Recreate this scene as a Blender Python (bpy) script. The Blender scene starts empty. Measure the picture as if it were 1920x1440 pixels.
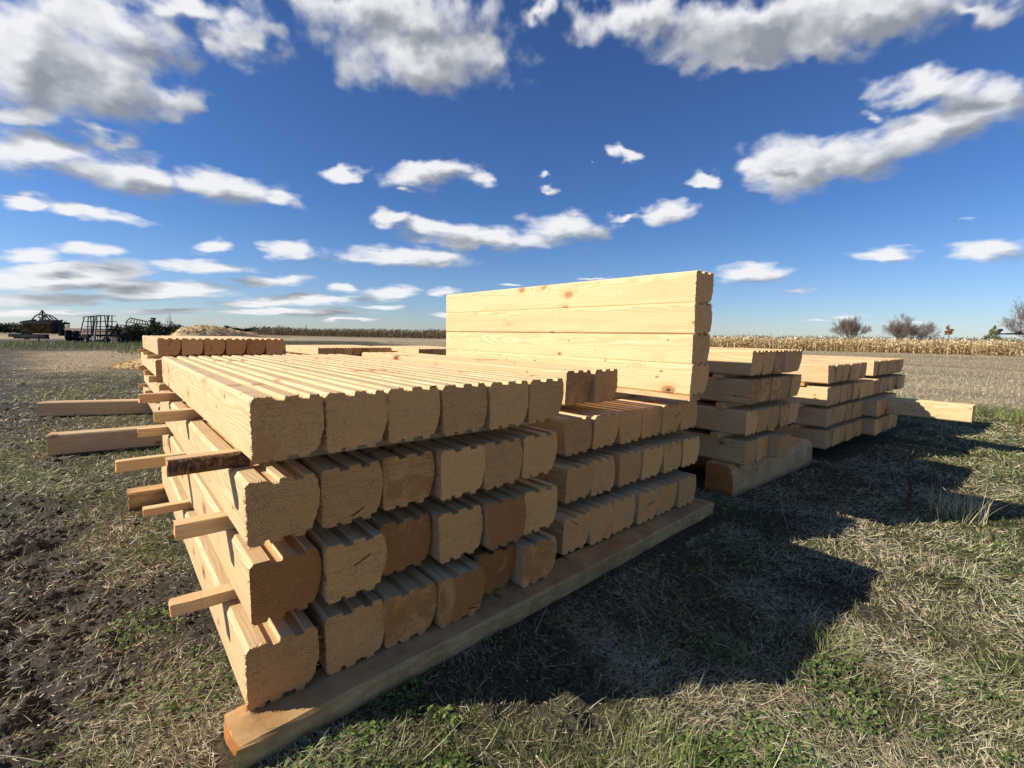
import bpy, math, random
import numpy as np
from mathutils import Matrix, Vector

SC = bpy.context.scene
COL = SC.collection
rad = math.radians
RNG = np.random.default_rng(11)
random.seed(11)

# ------------------------------------------------------------------ camera
CAM = Vector((-0.2974, -1.5837, 1.2804))
RT = Vector((0.76428, -0.6447, 0.01542)); UP = Vector((0.05393, 0.08772, 0.99468)); FW = Vector((0.64262, 0.75939, -0.10181))
cd = bpy.data.cameras.new('camera')
cd.sensor_width = 36.0
cd.lens = 900.0 / 1920.0 * 36.0
cd.clip_start = 0.02
cd.clip_end = 20000
cam = bpy.data.objects.new('camera', cd)
COL.objects.link(cam)
cam.matrix_world = Matrix(((RT.x, UP.x, -FW.x, CAM.x), (RT.y, UP.y, -FW.y, CAM.y), (RT.z, UP.z, -FW.z, CAM.z), (0, 0, 0, 1)))
SC.camera = cam

# ------------------------------------------------------------------ exposure
SC.view_settings.view_transform = 'Standard'
SC.view_settings.look = 'None'
SC.view_settings.exposure = 0.35
SC.view_settings.gamma = 1.0
SC.cycles.max_bounces = 5
SC.cycles.diffuse_bounces = 3

# ------------------------------------------------------------------ node helper
class G:
    def __init__(s, nt): s.nt = nt
    def n(s, t, ins=None, **kw):
        nd = s.nt.nodes.new(t)
        for k, v in kw.items(): setattr(nd, k, v)
        for k, v in (ins or {}).items():
            sock = nd.inputs[k]
            if isinstance(v, bpy.types.NodeSocket): s.nt.links.new(v, sock)
            elif isinstance(v, bpy.types.Node): s.nt.links.new(v.outputs[0], sock)
            else: sock.default_value = v
        return nd
    def m(s, op, a, b=0.0, c=None, clamp=False):
        nd = s.n('ShaderNodeMath', {0: a, 1: b}, operation=op, use_clamp=clamp)
        if c is not None:
            if isinstance(c, (bpy.types.NodeSocket,)): s.nt.links.new(c, nd.inputs[2])
            else: nd.inputs[2].default_value = c
        return nd.outputs[0]
    def v(s, op, a, b=None):
        nd = s.n('ShaderNodeVectorMath', {0: a}, operation=op)
        if b is not None:
            if isinstance(b, bpy.types.NodeSocket): s.nt.links.new(b, nd.inputs[1])
            else: nd.inputs[1].default_value = b
        return nd.outputs['Value'] if op in ('LENGTH', 'DOT_PRODUCT') else nd.outputs[0]
    def step(s, x, lo, hi, a=0.0, b=1.0):
        return s.n('ShaderNodeMapRange', {0: x, 1: lo, 2: hi, 3: a, 4: b}, interpolation_type='SMOOTHSTEP').outputs[0]
    def mix(s, f, a, b, mode='MIX'):
        nd = s.n('ShaderNodeMix', None, data_type='RGBA', blend_type=mode)
        for sock, val in ((nd.inputs[0], f), (nd.inputs[6], a), (nd.inputs[7], b)):
            if isinstance(val, bpy.types.NodeSocket): s.nt.links.new(val, sock)
            else: sock.default_value = val if not isinstance(val, tuple) or len(val) == 4 else (*val, 1)
        return nd.outputs[2]
    def noise(s, vec, scale, detail=4, rough=0.55, dist=0.0):
        return s.n('ShaderNodeTexNoise', {'Vector': vec, 'Scale': scale, 'Detail': detail, 'Roughness': rough, 'Distortion': dist}).outputs[0]
    def ramp(s, f, stops):
        nd = s.n('ShaderNodeValToRGB', {0: f})
        el = nd.color_ramp.elements
        while len(el) < len(stops): el.new(0.5)
        for e, (p, c) in zip(el, stops): e.position = p; e.color = (*c, 1)
        return nd.outputs[0]

# ------------------------------------------------------------------ world: sky and clouds
SUN_AZ = math.atan2(-1.58, 0.99)      # from +Y towards +X
SUN_EL = rad(30.1)
W = bpy.data.worlds.new('World'); SC.world = W; W.use_nodes = True
CLOUDS = [(-3.9,20.9,5.65,3.08,0.56,1.1),(0.6,20.5,6.34,3.27,0.11,1.1),(5.3,20.0,3.04,1.81,0.06,1.0),(2.6,24.5,7.06,2.55,-0.06,0.85),(12.3,26.4,3.53,2.41,0.01,0.85),(7.5,27.4,7.09,1.63,0.18,0.75),(-3.8,13.9,5.45,1.64,0.2,1.0),(2.4,13.8,5.31,1.71,0.08,1.0),(9.0,13.7,5.77,1.56,0.01,1.0),(14.2,13.3,3.21,0.94,0.0,0.9),(1.1,16.7,3.21,1.01,0.06,0.7),(-4.5,16.6,3.78,1.42,0.33,0.9),(-4.2,10.1,1.93,0.65,0.19,0.8),(0.5,9.9,4.08,0.83,-0.12,0.85),(-4.3,6.1,2.39,0.6,0.11,0.9),(-0.9,6.8,2.44,0.81,0.04,0.95),(8.8,8.2,2.25,0.74,0.09,0.8),(8.4,6.3,4.27,0.88,0.04,1.0),(16.0,8.6,2.39,1.09,0.13,1.0),(14.1,5.3,4.76,0.71,0.07,0.8),(0.4,5.2,3.32,1.05,0.11,1.0),(-3.5,3.8,5.03,1.16,0.11,1.0),(4.2,3.5,5.85,0.99,0.08,1.0),(-2.6,2.3,7.74,0.65,0.1,0.9),(5.4,1.7,8.67,0.41,0.04,0.7),(21.6,16.9,1.99,0.87,0.12,0.9),(30.2,17.6,5.54,1.38,0.12,0.95),(36.5,17.2,2.89,1.09,-0.29,0.8),(28.4,15.6,1.29,0.44,0.1,0.6),(26.3,12.7,2.29,1.12,-0.13,0.9),(33.2,11.9,7.18,0.97,-0.07,0.9),(46.1,12.2,5.1,1.87,-0.03,1.0),(38.1,10.8,9.25,1.4,-0.03,1.0),(27.8,8.6,8.69,1.23,0.01,1.0),(57.6,13.4,2.96,1.31,-0.09,1.0),(53.3,13.3,2.92,0.38,-0.03,0.7),(53.3,19.6,2.41,0.79,-0.15,0.9),(43.4,17.4,1.85,0.6,-0.03,0.55),(44.1,16.0,1.32,0.66,0.0,0.5),(61.5,16.0,2.17,0.63,-0.19,0.75),(48.4,18.7,1.2,0.43,-0.04,0.25),(26.8,31.0,11.32,2.64,0.07,1.1),(29.6,28.0,9.02,2.87,0.04,1.1),(21.4,31.0,5.95,1.5,0.17,0.8),(36.1,28.8,4.18,2.61,-0.01,0.7),(28.5,25.9,2.93,1.12,0.11,0.6),(53.6,30.7,7.74,2.06,-0.1,0.9),(64.3,28.5,10.02,2.44,-0.13,1.1),(74.1,27.8,9.6,1.86,-0.17,1.1),(63.9,26.7,5.09,1.54,-0.19,0.9),(70.0,26.6,5.56,1.72,-0.25,1.0),(43.1,32.0,5.4,1.6,0.0,0.55),(82.4,25.8,4.28,1.26,-0.38,0.8),(69.0,16.4,4.92,2.85,-0.17,1.0),(73.8,17.0,5.64,2.2,-0.01,1.0),(80.2,17.9,5.94,1.89,0.03,1.0),(79.3,20.7,4.6,1.5,-0.31,1.0),(84.3,18.8,3.31,1.87,-0.25,0.95),(76.4,19.8,2.38,0.86,-0.27,0.6),(66.0,17.5,2.51,1.02,-0.3,0.8),(66.2,7.0,3.72,1.1,-0.04,1.0),(70.4,5.1,2.57,0.37,-0.0,0.5),(77.0,8.1,2.35,0.71,-0.14,1.0),(84.5,7.7,2.49,0.94,-0.14,1.0),(83.5,10.6,1.86,0.41,-0.16,0.35),(27.1,4.7,3.91,0.96,0.06,0.9),(21.1,5.0,1.65,0.64,0.04,1.0),(18.5,3.5,6.61,0.68,0.06,1.0),(16.4,2.1,10.67,0.4,0.03,1.0),(12.3,2.8,4.36,0.44,0.07,1.0),(25.3,3.0,3.6,0.48,0.03,0.9),(-3.4,4.9,3.82,0.62,0.11,1.0),(1.5,4.0,7.67,0.58,0.04,1.0),(-4.6,1.1,5.07,0.31,0.05,1.0),(21.8,1.4,3.5,0.23,0.03,1.0),(24.1,0.2,2.92,0.18,0.03,0.8),(32.6,2.1,2.53,0.37,0.03,0.6),(74.7,2.3,1.58,0.36,-0.01,0.9),(73.6,1.9,5.4,0.21,-0.0,0.35),(80.1,1.8,4.22,0.19,-0.04,0.3),(48.7,6.6,3.39,0.36,-0.0,0.6),(40.1,5.8,2.53,0.3,0.0,0.5),(31.4,5.0,2.47,0.49,0.03,0.8)]
def build_world():
    nt = W.node_tree; nt.nodes.clear(); g = G(nt)
    tc = g.n('ShaderNodeTexCoord').outputs['Generated']
    sp = g.n('ShaderNodeSeparateXYZ', {0: tc})
    el = g.m('MULTIPLY', g.m('ARCSINE', sp.outputs[2]), 57.2958)
    az = g.m('MULTIPLY', g.m('ARCTAN2', sp.outputs[0], sp.outputs[1]), 57.2958)
    P = g.n('ShaderNodeCombineXYZ', {0: az, 1: el, 2: 1.0}).outputs[0]
    sky = g.n('ShaderNodeTexSky', None, sky_type='NISHITA', sun_disc=False, sun_elevation=SUN_EL, sun_rotation=SUN_AZ,
              altitude=200.0, air_density=1.0, dust_density=0.2, ozone_density=3.0).outputs[0]
    tint = g.ramp(g.m('DIVIDE', el, 40.0, clamp=True), [(0.0, (0.70, 0.79, 1.02)), (0.08, (0.62, 0.75, 1.02)), (0.35, (0.43, 0.63, 0.96)), (1.0, (0.37, 0.54, 0.86))])
    skyc = g.mix(1.0, sky, tint, 'MULTIPLY')
    STR = 0.094
    # noise in azimuth / log-elevation: puffs shrink towards the horizon
    Pn = g.n('ShaderNodeCombineXYZ', {0: g.m('MULTIPLY', az, 0.11), 1: g.m('MULTIPLY', g.m('LOGARITHM', g.m('ADD', g.m('MAXIMUM', el, -1.0), 7.0), 2.7183), 4.6), 2: 1.7}).outputs[0]
    wn = g.n('ShaderNodeTexNoise', {'Vector': Pn, 'Scale': 2.4, 'Detail': 3.0, 'Roughness': 0.5}).outputs[1]
    amp = g.m('MULTIPLY_ADD', g.m('MAXIMUM', el, 0.0), 0.14, 1.0)
    ampv = g.n('ShaderNodeCombineXYZ', {0: g.m('MULTIPLY', amp, 2.2), 1: amp, 2: 0.0}).outputs[0]
    P = g.v('ADD', P, g.v('MULTIPLY', g.v('SUBTRACT', wn, (0.5, 0.5, 0.5)), ampv))
    # one cloud mass: an ellipse in azimuth / elevation joined smoothly to the masses before it
    ng = bpy.data.node_groups.new('cloud_mass', 'ShaderNodeTree')
    for nm in ('Vector', 'U', 'V'): ng.interface.new_socket(nm, in_out='INPUT', socket_type='NodeSocketVector')
    for nm in ('Weight', 'Before'): ng.interface.new_socket(nm, in_out='INPUT', socket_type='NodeSocketFloat')
    ng.interface.new_socket('Field', in_out='OUTPUT', socket_type='NodeSocketFloat')
    h = G(ng); gi = ng.nodes.new('NodeGroupInput'); go = ng.nodes.new('NodeGroupOutput')
    q = h.n('ShaderNodeVectorMath', {0: gi.outputs[4], 1: (1e-7, 1e-7, 0), 2: gi.outputs[0]}, operation='MULTIPLY_ADD').outputs[0]
    u = h.v('DOT_PRODUCT', q, gi.outputs[1]); v = h.v('DOT_PRODUCT', q, gi.outputs[2])
    r = h.m('SQRT', h.m('MULTIPLY_ADD', u, u, h.m('MULTIPLY', v, v)))
    f = h.n('ShaderNodeMath', {0: gi.outputs[4], 1: h.m('SUBTRACT', gi.outputs[3], r), 2: 0.25}, operation='SMOOTH_MAX').outputs[0]
    ng.links.new(f, go.inputs[0])
    def field(vec, cl):
        acc = None
        for (ca, ce, sa, sb, ang, w) in cl:
            c, s_ = math.cos(ang), math.sin(ang)
            nd = nt.nodes.new('ShaderNodeGroup'); nd.node_tree = ng
            nd.inputs[1].default_value = (c / sa, s_ / sa, -(c * ca + s_ * ce) / sa)
            nd.inputs[2].default_value = (-s_ / sb, c / sb, (s_ * ca - c * ce) / sb)
            nd.inputs[3].default_value = w
            nt.links.new(vec, nd.inputs[0])
            if acc is None: nd.inputs[4].default_value = -50.0
            else: nt.links.new(acc, nd.inputs[4])
            acc = nd.outputs[0]
        return acc
    def bgnode(col): return g.n('ShaderNodeBackground', {'Color': col, 'Strength': STR}).outputs[0]
    def cloudy(F, Fsun):
        n1 = g.noise(Pn, 2.1, 8, 0.545, 0.0)
        n1b = g.noise(g.v('ADD', Pn, (-0.10, 0.14, 0)), 2.6, 3, 0.5)
        n1c = g.noise(Pn, 2.6, 3, 0.5)
        fa = g.m('ADD', F, g.m('MULTIPLY', g.m('SUBTRACT', n1, 0.5), 1.7))
        dens = g.step(fa, -0.08, 0.66)
        dens = g.m('MULTIPLY', dens, g.step(el, 0.1, 1.2))
        slope = g.m('SUBTRACT', F, Fsun)
        sh = g.m('ADD', g.m('MULTIPLY', slope, 1.05), g.m('MULTIPLY', g.m('SUBTRACT', n1c, n1b), 0.8))
        thick = g.step(fa, 0.1, 1.3)
        lit = g.m('ADD', g.m('SUBTRACT', 0.62, g.m('MULTIPLY', thick, g.m('MULTIPLY_ADD', el, 0.005, 0.33))), sh, clamp=True)
        cc = g.ramp(lit, [(0.0, (2.5, 2.7, 3.05)), (0.4, (3.9, 4.1, 4.45)), (0.7, (5.9, 6.05, 6.35)), (1.0, (7.7, 7.75, 7.9))])
        return bgnode(g.mix(g.m('MULTIPLY', dens, 0.95), skyc, cc))
    # sectors of azimuth, each with the clouds that reach into it
    edges = [-20.0, 8.0, 22.0, 36.0, 52.0, 66.0, 100.0]
    shaders = []
    for lo, hi in zip(edges[:-1], edges[1:]):
        cl = []
        for c in CLOUDS:
            ext = (c[5] + 1.3) * math.hypot(c[2] * math.cos(c[4]), c[3] * math.sin(c[4])) + 2.5
            if c[0] + ext > lo and c[0] - ext < hi: cl.append(c[:5] + (c[5] + (0.03 if c[3] > 4 else 0.12),))
        F = field(P, cl)
        off = g.v('ADD', P, (-1.9, 1.4, 0)); off = g.n('ShaderNodeVectorMath', {0: F, 1: (1e-7, 1e-7, 0), 2: off}, operation='MULTIPLY_ADD').outputs[0]
        shaders.append(cloudy(F, field(off, cl)))
    # the rest of the sky: scattered cloud of the same kind
    ns = g.m('MULTIPLY', g.m('SUBTRACT', g.noise(Pn, 0.5, 3, 0.5), 0.61), 5.0)
    rest = cloudy(ns, g.m('SUBTRACT', ns, 0.1))
    acc = shaders[0]
    for e, sh in zip(edges[1:-1], shaders[1:]):
        acc = g.n('ShaderNodeMixShader', {0: g.m('GREATER_THAN', az, e), 1: acc, 2: sh}).outputs[0]
    away = g.m('GREATER_THAN', g.m('ABSOLUTE', g.m('SUBTRACT', az, 40.0)), 60.0)
    acc = g.n('ShaderNodeMixShader', {0: away, 1: acc, 2: rest}).outputs[0]
    acc = g.n('ShaderNodeMixShader', {0: g.m('LESS_THAN', el, 0.0), 1: acc, 2: bgnode(skyc)}).outputs[0]
    out = nt.nodes.new('ShaderNodeOutputWorld'); nt.links.new(acc, out.inputs[0])
build_world()
W.cycles.sampling_method = 'MANUAL'; W.cycles.sample_map_resolution = 256

sd = bpy.data.lights.new('sun', 'SUN'); sd.energy = 5.0; sd.angle = rad(0.53); sd.color = (1.0, 0.945, 0.86)
so = bpy.data.objects.new('sun', sd); COL.objects.link(so)
TRAVEL = Vector((1.58, -0.99, -1.08)).normalized()
so.rotation_euler = TRAVEL.to_track_quat('-Z', 'Y').to_euler()
so.location = (-8, 5, 6)

# ------------------------------------------------------------------ mesh helpers
def mesh_np(name, V, F, attrs=None, mat=None, colr=None, smooth=False):
    """V (n,3) array, F (m,k) int array of equal-sized faces"""
    V = np.asarray(V, np.float32); F = np.asarray(F, np.int32)
    me = bpy.data.meshes.new(name)
    me.vertices.add(len(V)); me.vertices.foreach_set('co', V.ravel())
    k = F.shape[1]
    me.loops.add(F.size); me.loops.foreach_set('vertex_index', F.ravel())
    me.polygons.add(len(F)); me.polygons.foreach_set('loop_start', np.arange(0, F.size, k, dtype=np.int32))
    me.polygons.foreach_set('loop_total', np.full(len(F), k, np.int32))
    if smooth: me.polygons.foreach_set('use_smooth', np.ones(len(F), bool))
    for nm, arr in (attrs or {}).items():
        a = me.attributes.new(nm, 'FLOAT', 'POINT'); a.data.foreach_set('value', np.asarray(arr, np.float32))
    for nm, arr in (colr or {}).items():
        a = me.color_attributes.new(nm, 'FLOAT_COLOR', 'POINT'); a.data.foreach_set('color', np.asarray(arr, np.float32).ravel())
    me.update(calc_edges=True)
    if mat: me.materials.append(mat)
    return me

def link(name, me, parent=None):
    o = bpy.data.objects.new(name, me); COL.objects.link(o)
    if parent: o.parent = parent
    return o

def tag(o, label=None, cat=None, group=None, kind=None):
    if label: o['label'] = label
    if cat: o['category'] = cat
    if group: o['group'] = group
    if kind: o['kind'] = kind
    return o

class MB:
    """collects boxes, tubes and loose faces for one mesh"""
    def __init__(s): s.v = []; s.f = []
    def add(s, vs, fs):
        b = len(s.v); s.v += [tuple(p) for p in vs]; s.f += [tuple(i + b for i in f) for f in fs]
    def box(s, x0, x1, y0, y1, z0, z1):
        s.add([(x0, y0, z0), (x1, y0, z0), (x1, y1, z0), (x0, y1, z0), (x0, y0, z1), (x1, y0, z1), (x1, y1, z1), (x0, y1, z1)],
              [(0, 3, 2, 1), (4, 5, 6, 7), (0, 1, 5, 4), (1, 2, 6, 5), (2, 3, 7, 6), (3, 0, 4, 7)])
    def tube(s, a, b, r0, r1=None, k=6):
        a = Vector(a); b = Vector(b); r1 = r0 if r1 is None else r1
        d = (b - a).normalized(); u = d.orthogonal().normalized(); w = d.cross(u)
        vs = []
        for p, r in ((a, r0), (b, r1)):
            for i in range(k):
                t = 2 * math.pi * i / k; vs.append(p + (u * math.cos(t) + w * math.sin(t)) * r)
        s.add(vs, [(i, (i + 1) % k, (i + 1) % k + k, i + k) for i in range(k)] + [tuple(range(k))[::-1], tuple(range(k, 2 * k))])
    def path(s, pts, r, k=6):
        for a, b in zip(pts[:-1], pts[1:]): s.tube(a, b, r, r, k)
    def wheel(s, c, ax, R, w, k=24, hole=0.0):
        c = Vector(c); ax = Vector(ax).normalized(); u = ax.orthogonal().normalized(); v = ax.cross(u)
        prof = [(R * .55, -w / 2), (R * .9, -w / 2), (R, -w / 4), (R, w / 4), (R * .9, w / 2), (R * .55, w / 2)]
        vs = []
        for i in range(k):
            t = 2 * math.pi * i / k; rd = u * math.cos(t) + v * math.sin(t)
            for r, z in prof: vs.append(c + rd * r + ax * z)
        n = len(prof); fs = []
        for i in range(k):
            j = (i + 1) % k
            for m in range(n): fs.append((i * n + m, j * n + m, j * n + (m + 1) % n, i * n + (m + 1) % n))
        s.add(vs, fs)
    def build(s, name, mat, parent=None):
        me = bpy.data.meshes.new(name); me.from_pydata(s.v, [], s.f); me.update(); me.materials.append(mat)
        return link(name, me, parent)

# numpy gradient-free value noise, fractal
def vnoise(x, y, seed=0):
    xi = np.floor(x).astype(np.int64); yi = np.floor(y).astype(np.int64); fx = x - xi; fy = y - yi
    def hsh(a, b):
        n = (a * 374761393 + b * 668265263 + seed * 1442695041) & 0xffffffff
        n = ((n ^ (n >> 13)) * 1274126177) & 0xffffffff
        return ((n ^ (n >> 16)) & 0xffff) / 65535.0
    u = fx * fx * (3 - 2 * fx); v = fy * fy * (3 - 2 * fy)
    return (hsh(xi, yi) * (1 - u) + hsh(xi + 1, yi) * u) * (1 - v) + (hsh(xi, yi + 1) * (1 - u) + hsh(xi + 1, yi + 1) * u) * v
def fbm(x, y, f, oct=4, seed=0, gain=0.5):
    t = np.zeros_like(x); a = 1.0; s = 0
    for i in range(oct):
        t += a * vnoise(x * f, y * f, seed + i * 17); s += a; a *= gain; f *= 2.03
    return t / s
def sstep(x, a, b):
    t = np.clip((x - a) / (b - a), 0, 1); return t * t * (3 - 2 * t)

# ------------------------------------------------------------------ materials
def newmat(name):
    m = bpy.data.materials.new(name); m.use_nodes = True
    nt = m.node_tree; nt.nodes.clear()
    g = G(nt); out = nt.nodes.new('ShaderNodeOutputMaterial')
    b = nt.nodes.new('ShaderNodeBsdfPrincipled'); nt.links.new(b.outputs[0], out.inputs[0])
    b.inputs['Roughness'].default_value = 0.75
    b.inputs['Specular IOR Level'].default_value = 0.25
    return m, g, b

def wood_material(name, axis='Y', weathered=0.0):
    """sawn softwood: growth rings cut by the faces, knots, rough darker end grain.
       object colour: R = stain on the ends, G = overall tone, B = reddish / yellowish"""
    m, g, b = newmat(name)
    tc = g.n('ShaderNodeTexCoord')
    oi = g.n('ShaderNodeObjectInfo')
    P = tc.outputs['Object']; N = tc.outputs['Normal']
    if axis == 'X':
        P = g.n('ShaderNodeMapping', {'Vector': P, 'Rotation': (0, 0, rad(90))}).outputs[0]
        N = g.n('ShaderNodeMapping', {'Vector': N, 'Rotation': (0, 0, rad(90))}).outputs[0]
    rnd = oi.outputs['Random']
    oc = g.n('ShaderNodeSeparateColor', {0: oi.outputs['Color']})
    r2 = g.m('FRACT', g.m('MULTIPLY', rnd, 17.31)); r3 = g.m('FRACT', g.m('MULTIPLY', rnd, 71.7))
    offs = g.n('ShaderNodeCombineXYZ', {0: g.m('MULTIPLY', rnd, 31.0), 1: g.m('MULTIPLY', r2, 47.0), 2: g.m('MULTIPLY', r3, 23.0)}).outputs[0]
    Q = g.v('ADD', P, offs)
    long_ = g.v('MULTIPLY', Q, (1.0, 0.22, 1.0))
    ab = g.v('ABSOLUTE', N); end = g.step(g.n('ShaderNodeSeparateXYZ', {0: ab}).outputs[1], 0.6, 0.8)
    side = g.m('SUBTRACT', 1.0, end)
    # knots
    kv = g.n('ShaderNodeTexVoronoi', {'Vector': g.v('MULTIPLY', Q, (1.3, 3.9, 6.8)), 'Scale': 1.0, 'Randomness': 1.0}, feature='F1')
    kd = g.m('MULTIPLY', kv.outputs['Distance'], g.m('MULTIPLY_ADD', g.n('ShaderNodeSeparateColor', {0: kv.outputs['Color']}).outputs[1], 1.6, 0.55))
    ksel = g.m('GREATER_THAN', g.n('ShaderNodeSeparateColor', {0: kv.outputs['Color']}).outputs[0], 0.12)
    kn = g.m('MULTIPLY', g.step(kd, 0.19, 0.12), ksel)
    halo = g.m('MULTIPLY', g.step(kd, 0.42, 0.10), ksel)
    # rings
    wv = g.n('ShaderNodeTexNoise', {'Vector': long_, 'Scale': 3.2, 'Detail': 3.0}).outputs[1]
    warp = g.v('MULTIPLY', g.v('SUBTRACT', wv, (0.5, 0.5, 0.5)), (0.09, 0.0, 0.09))
    Pw = g.v('ADD', P, warp)
    px = g.m('ADD', g.m('MULTIPLY', r2, 0.12), 0.05); pz = g.m('SUBTRACT', g.m('MULTIPLY', r3, 0.26), 0.03)
    sp = g.n('ShaderNodeSeparateXYZ', {0: Pw})
    dx = g.m('SUBTRACT', sp.outputs[0], px); dz = g.m('SUBTRACT', sp.outputs[2], pz)
    r = g.m('SQRT', g.m('ADD', g.m('MULTIPLY', dx, dx), g.m('MULTIPLY', dz, dz)))
    r = g.m('ADD', r, g.m('MULTIPLY', g.m('MULTIPLY', halo, side), 0.03))
    ph = g.m('MULTIPLY', r, g.m('ADD', 560.0, g.m('MULTIPLY', r2, 420.0)))
    ring = g.m('MULTIPLY_ADD', g.m('SINE', ph), 0.5, 0.5)
    fib = g.noise(g.v('MULTIPLY', Q, (160.0, 5.0, 160.0)), 1.0, 3, 0.6)
    blot = g.noise(long_, 4.0, 4, 0.6)
    col = g.mix(g.m('MULTIPLY', ring, 0.9), (0.79, 0.63, 0.385), (0.66, 0.455, 0.235))
    col = g.mix(g.m('MULTIPLY', g.step(fib, 0.35, 0.75), 0.35), col, (0.60, 0.42, 0.22))
    col = g.mix(g.m('MULTIPLY', g.step(blot, 0.45, 0.75), 0.5), col, (0.72, 0.46, 0.24))
    # broad heart / sap wood figure
    fig = g.noise(g.v('MULTIPLY', Q, (7.0, 0.55, 7.0)), 1.0, 3, 0.6, 1.4)
    col = g.mix(g.m('MULTIPLY', g.step(fig, 0.48, 0.64), 0.55), col, (0.70, 0.44, 0.235))
    # dark streaks along the length, resin
    st = g.noise(g.v('MULTIPLY', Q, (22.0, 1.0, 22.0)), 1.0, 3, 0.5)
    col = g.mix(g.m('MULTIPLY', g.step(st, 0.66, 0.76), 0.45), col, (0.42, 0.24, 0.11))
    # small nicks and pencil-thin saw marks across the face
    sm = g.noise(g.v('MULTIPLY', Q, (2.0, 70.0, 2.0)), 1.0, 2, 0.5)
    col = g.mix(g.m('MULTIPLY', g.m('MULTIPLY', g.step(sm, 0.64, 0.76), side), 0.30), col, (0.45, 0.30, 0.16))
    col = g.mix(g.m('MULTIPLY', halo, 0.55), col, (0.64, 0.38, 0.17))
    col = g.mix(g.m('MULTIPLY', kn, g.m('MULTIPLY_ADD', side, 0.65, 0.2)), col, (0.36, 0.18, 0.075))
    col = g.mix(g.m('MULTIPLY', g.m('MULTIPLY', g.step(kd, 0.07, 0.04), ksel), side), col, (0.07, 0.035, 0.02))
    pv = g.n('ShaderNodeTexVoronoi', {'Vector': g.v('MULTIPLY', Q, (4.0, 9.0, 14.0)), 'Scale': 1.0, 'Randomness': 1.0}, feature='F1')
    pin = g.m('MULTIPLY', g.step(pv.outputs['Distance'], 0.16, 0.08), g.m('GREATER_THAN', g.n('ShaderNodeSeparateColor', {0: pv.outputs['Color']}).outputs[0], 0.72))
    col = g.mix(g.m('MULTIPLY', g.m('MULTIPLY', pin, side), 0.75), col, (0.22, 0.11, 0.05))
    # tone of the piece
    tone = g.mix(oc.outputs[2], (0.98, 0.90, 0.82), (1.04, 1.0, 0.92))
    col = g.mix(1.0, col, tone, 'MULTIPLY')
    # end grain: torn by the saw, browner, each a little different
    en = g.noise(g.v('ADD', g.v('MULTIPLY', P, (1.0, 1.0, 1.0)), offs), 130.0, 5, 0.8)
    ew = g.n('ShaderNodeTexNoise', {'Vector': g.v('MULTIPLY', Q, (1.0, 0.2, 1.0)), 'Scale': 9.0, 'Detail': 4.0, 'Roughness': 0.6, 'Distortion': 1.2}).outputs[0]
    ering = g.m('MULTIPLY', g.step(g.m('ADD', ring, g.m('MULTIPLY', g.m('SUBTRACT', en, 0.5), 1.6)), 0.30, 1.0), g.step(ew, 0.72, 0.38))
    ecol = g.mix(g.m('MULTIPLY', ering, 0.62), (0.76, 0.54, 0.30), (0.43, 0.245, 0.105))
    torn = g.noise(g.v('MULTIPLY', g.v('ADD', P, offs), (420.0, 1.0, 150.0)), 1.0, 2, 0.6, 0.5)
    ecol = g.mix(g.m('MULTIPLY', g.step(torn, 0.52, 0.66), 0.38), ecol, (0.86, 0.68, 0.44))
    # drying cracks running out from the pith
    an = g.m('ARCTAN2', dz, dx)
    cr = g.m('ABSOLUTE', g.m('SUBTRACT', g.m('FRACT', g.m('ADD', g.m('MULTIPLY', an, 0.159), g.m('MULTIPLY', rnd, 9.0))), 0.5))
    crk = g.m('MULTIPLY', g.m('LESS_THAN', g.m('MULTIPLY', cr, r), g.m('MULTIPLY_ADD', en, 0.0011, -0.0001)), g.m('GREATER_THAN', g.m('FRACT', g.m('MULTIPLY', rnd, 5.3)), 0.72))
    crk = g.m('MULTIPLY', crk, g.m('LESS_THAN', r, g.m('MULTIPLY_ADD', r3, 0.06, 0.035)))
    chat = g.noise(g.v('MULTIPLY', g.v('ADD', P, offs), (9.0, 1.0, 150.0)), 1.0, 2, 0.5, 0.8)
    ecol = g.mix(g.m('MULTIPLY', g.step(ew, 0.45, 0.75), 0.6), ecol, (0.66, 0.40, 0.17))
    ecol = g.mix(g.m('MULTIPLY', g.step(chat, 0.50, 0.66), 0.30), ecol, (0.40, 0.25, 0.12))
    ecol = g.mix(crk, ecol, (0.06, 0.035, 0.02))
    ecol = g.mix(g.m('MULTIPLY', g.m('MULTIPLY', g.step(en, 0.48, 0.64), g.m('MULTIPLY_ADD', g.step(ew, 0.35, 0.65), -0.5, 0.8)), 0.65), ecol, (0.25, 0.14, 0.055))
    sm1 = g.m('MULTIPLY', g.step(g.m('ADD', ew, g.m('MULTIPLY', oc.outputs[0], 0.55)), 0.62, 0.86), g.m('MINIMUM', g.m('MULTIPLY', oc.outputs[0], 2.0), 1.0))
    ecol = g.mix(g.m('MULTIPLY', sm1, g.m('MULTIPLY_ADD', oc.outputs[0], 0.35, 0.60)), ecol, g.mix(1.0, ecol, (0.56, 0.44, 0.33), 'MULTIPLY'))
    gs = g.noise(g.v('ADD', P, offs), 14.0, 5, 0.7)
    ecol = g.mix(g.m('MULTIPLY', g.step(gs, 0.62, 0.74), g.m('MULTIPLY', oc.outputs[0], 0.8)), ecol, (0.07, 0.055, 0.045))
    ecol = g.mix(1.0, ecol, g.mix(r3, (0.80, 0.76, 0.72), (1.18, 1.14, 1.08)), 'MULTIPLY')
    ecol = g.mix(1.0, ecol, (1.40, 0.98, 0.63), 'MULTIPLY')
    col = g.mix(1.0, col, (1.0, 0.985, 0.94), 'MULTIPLY')
    col = g.mix(end, col, ecol)
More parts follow.
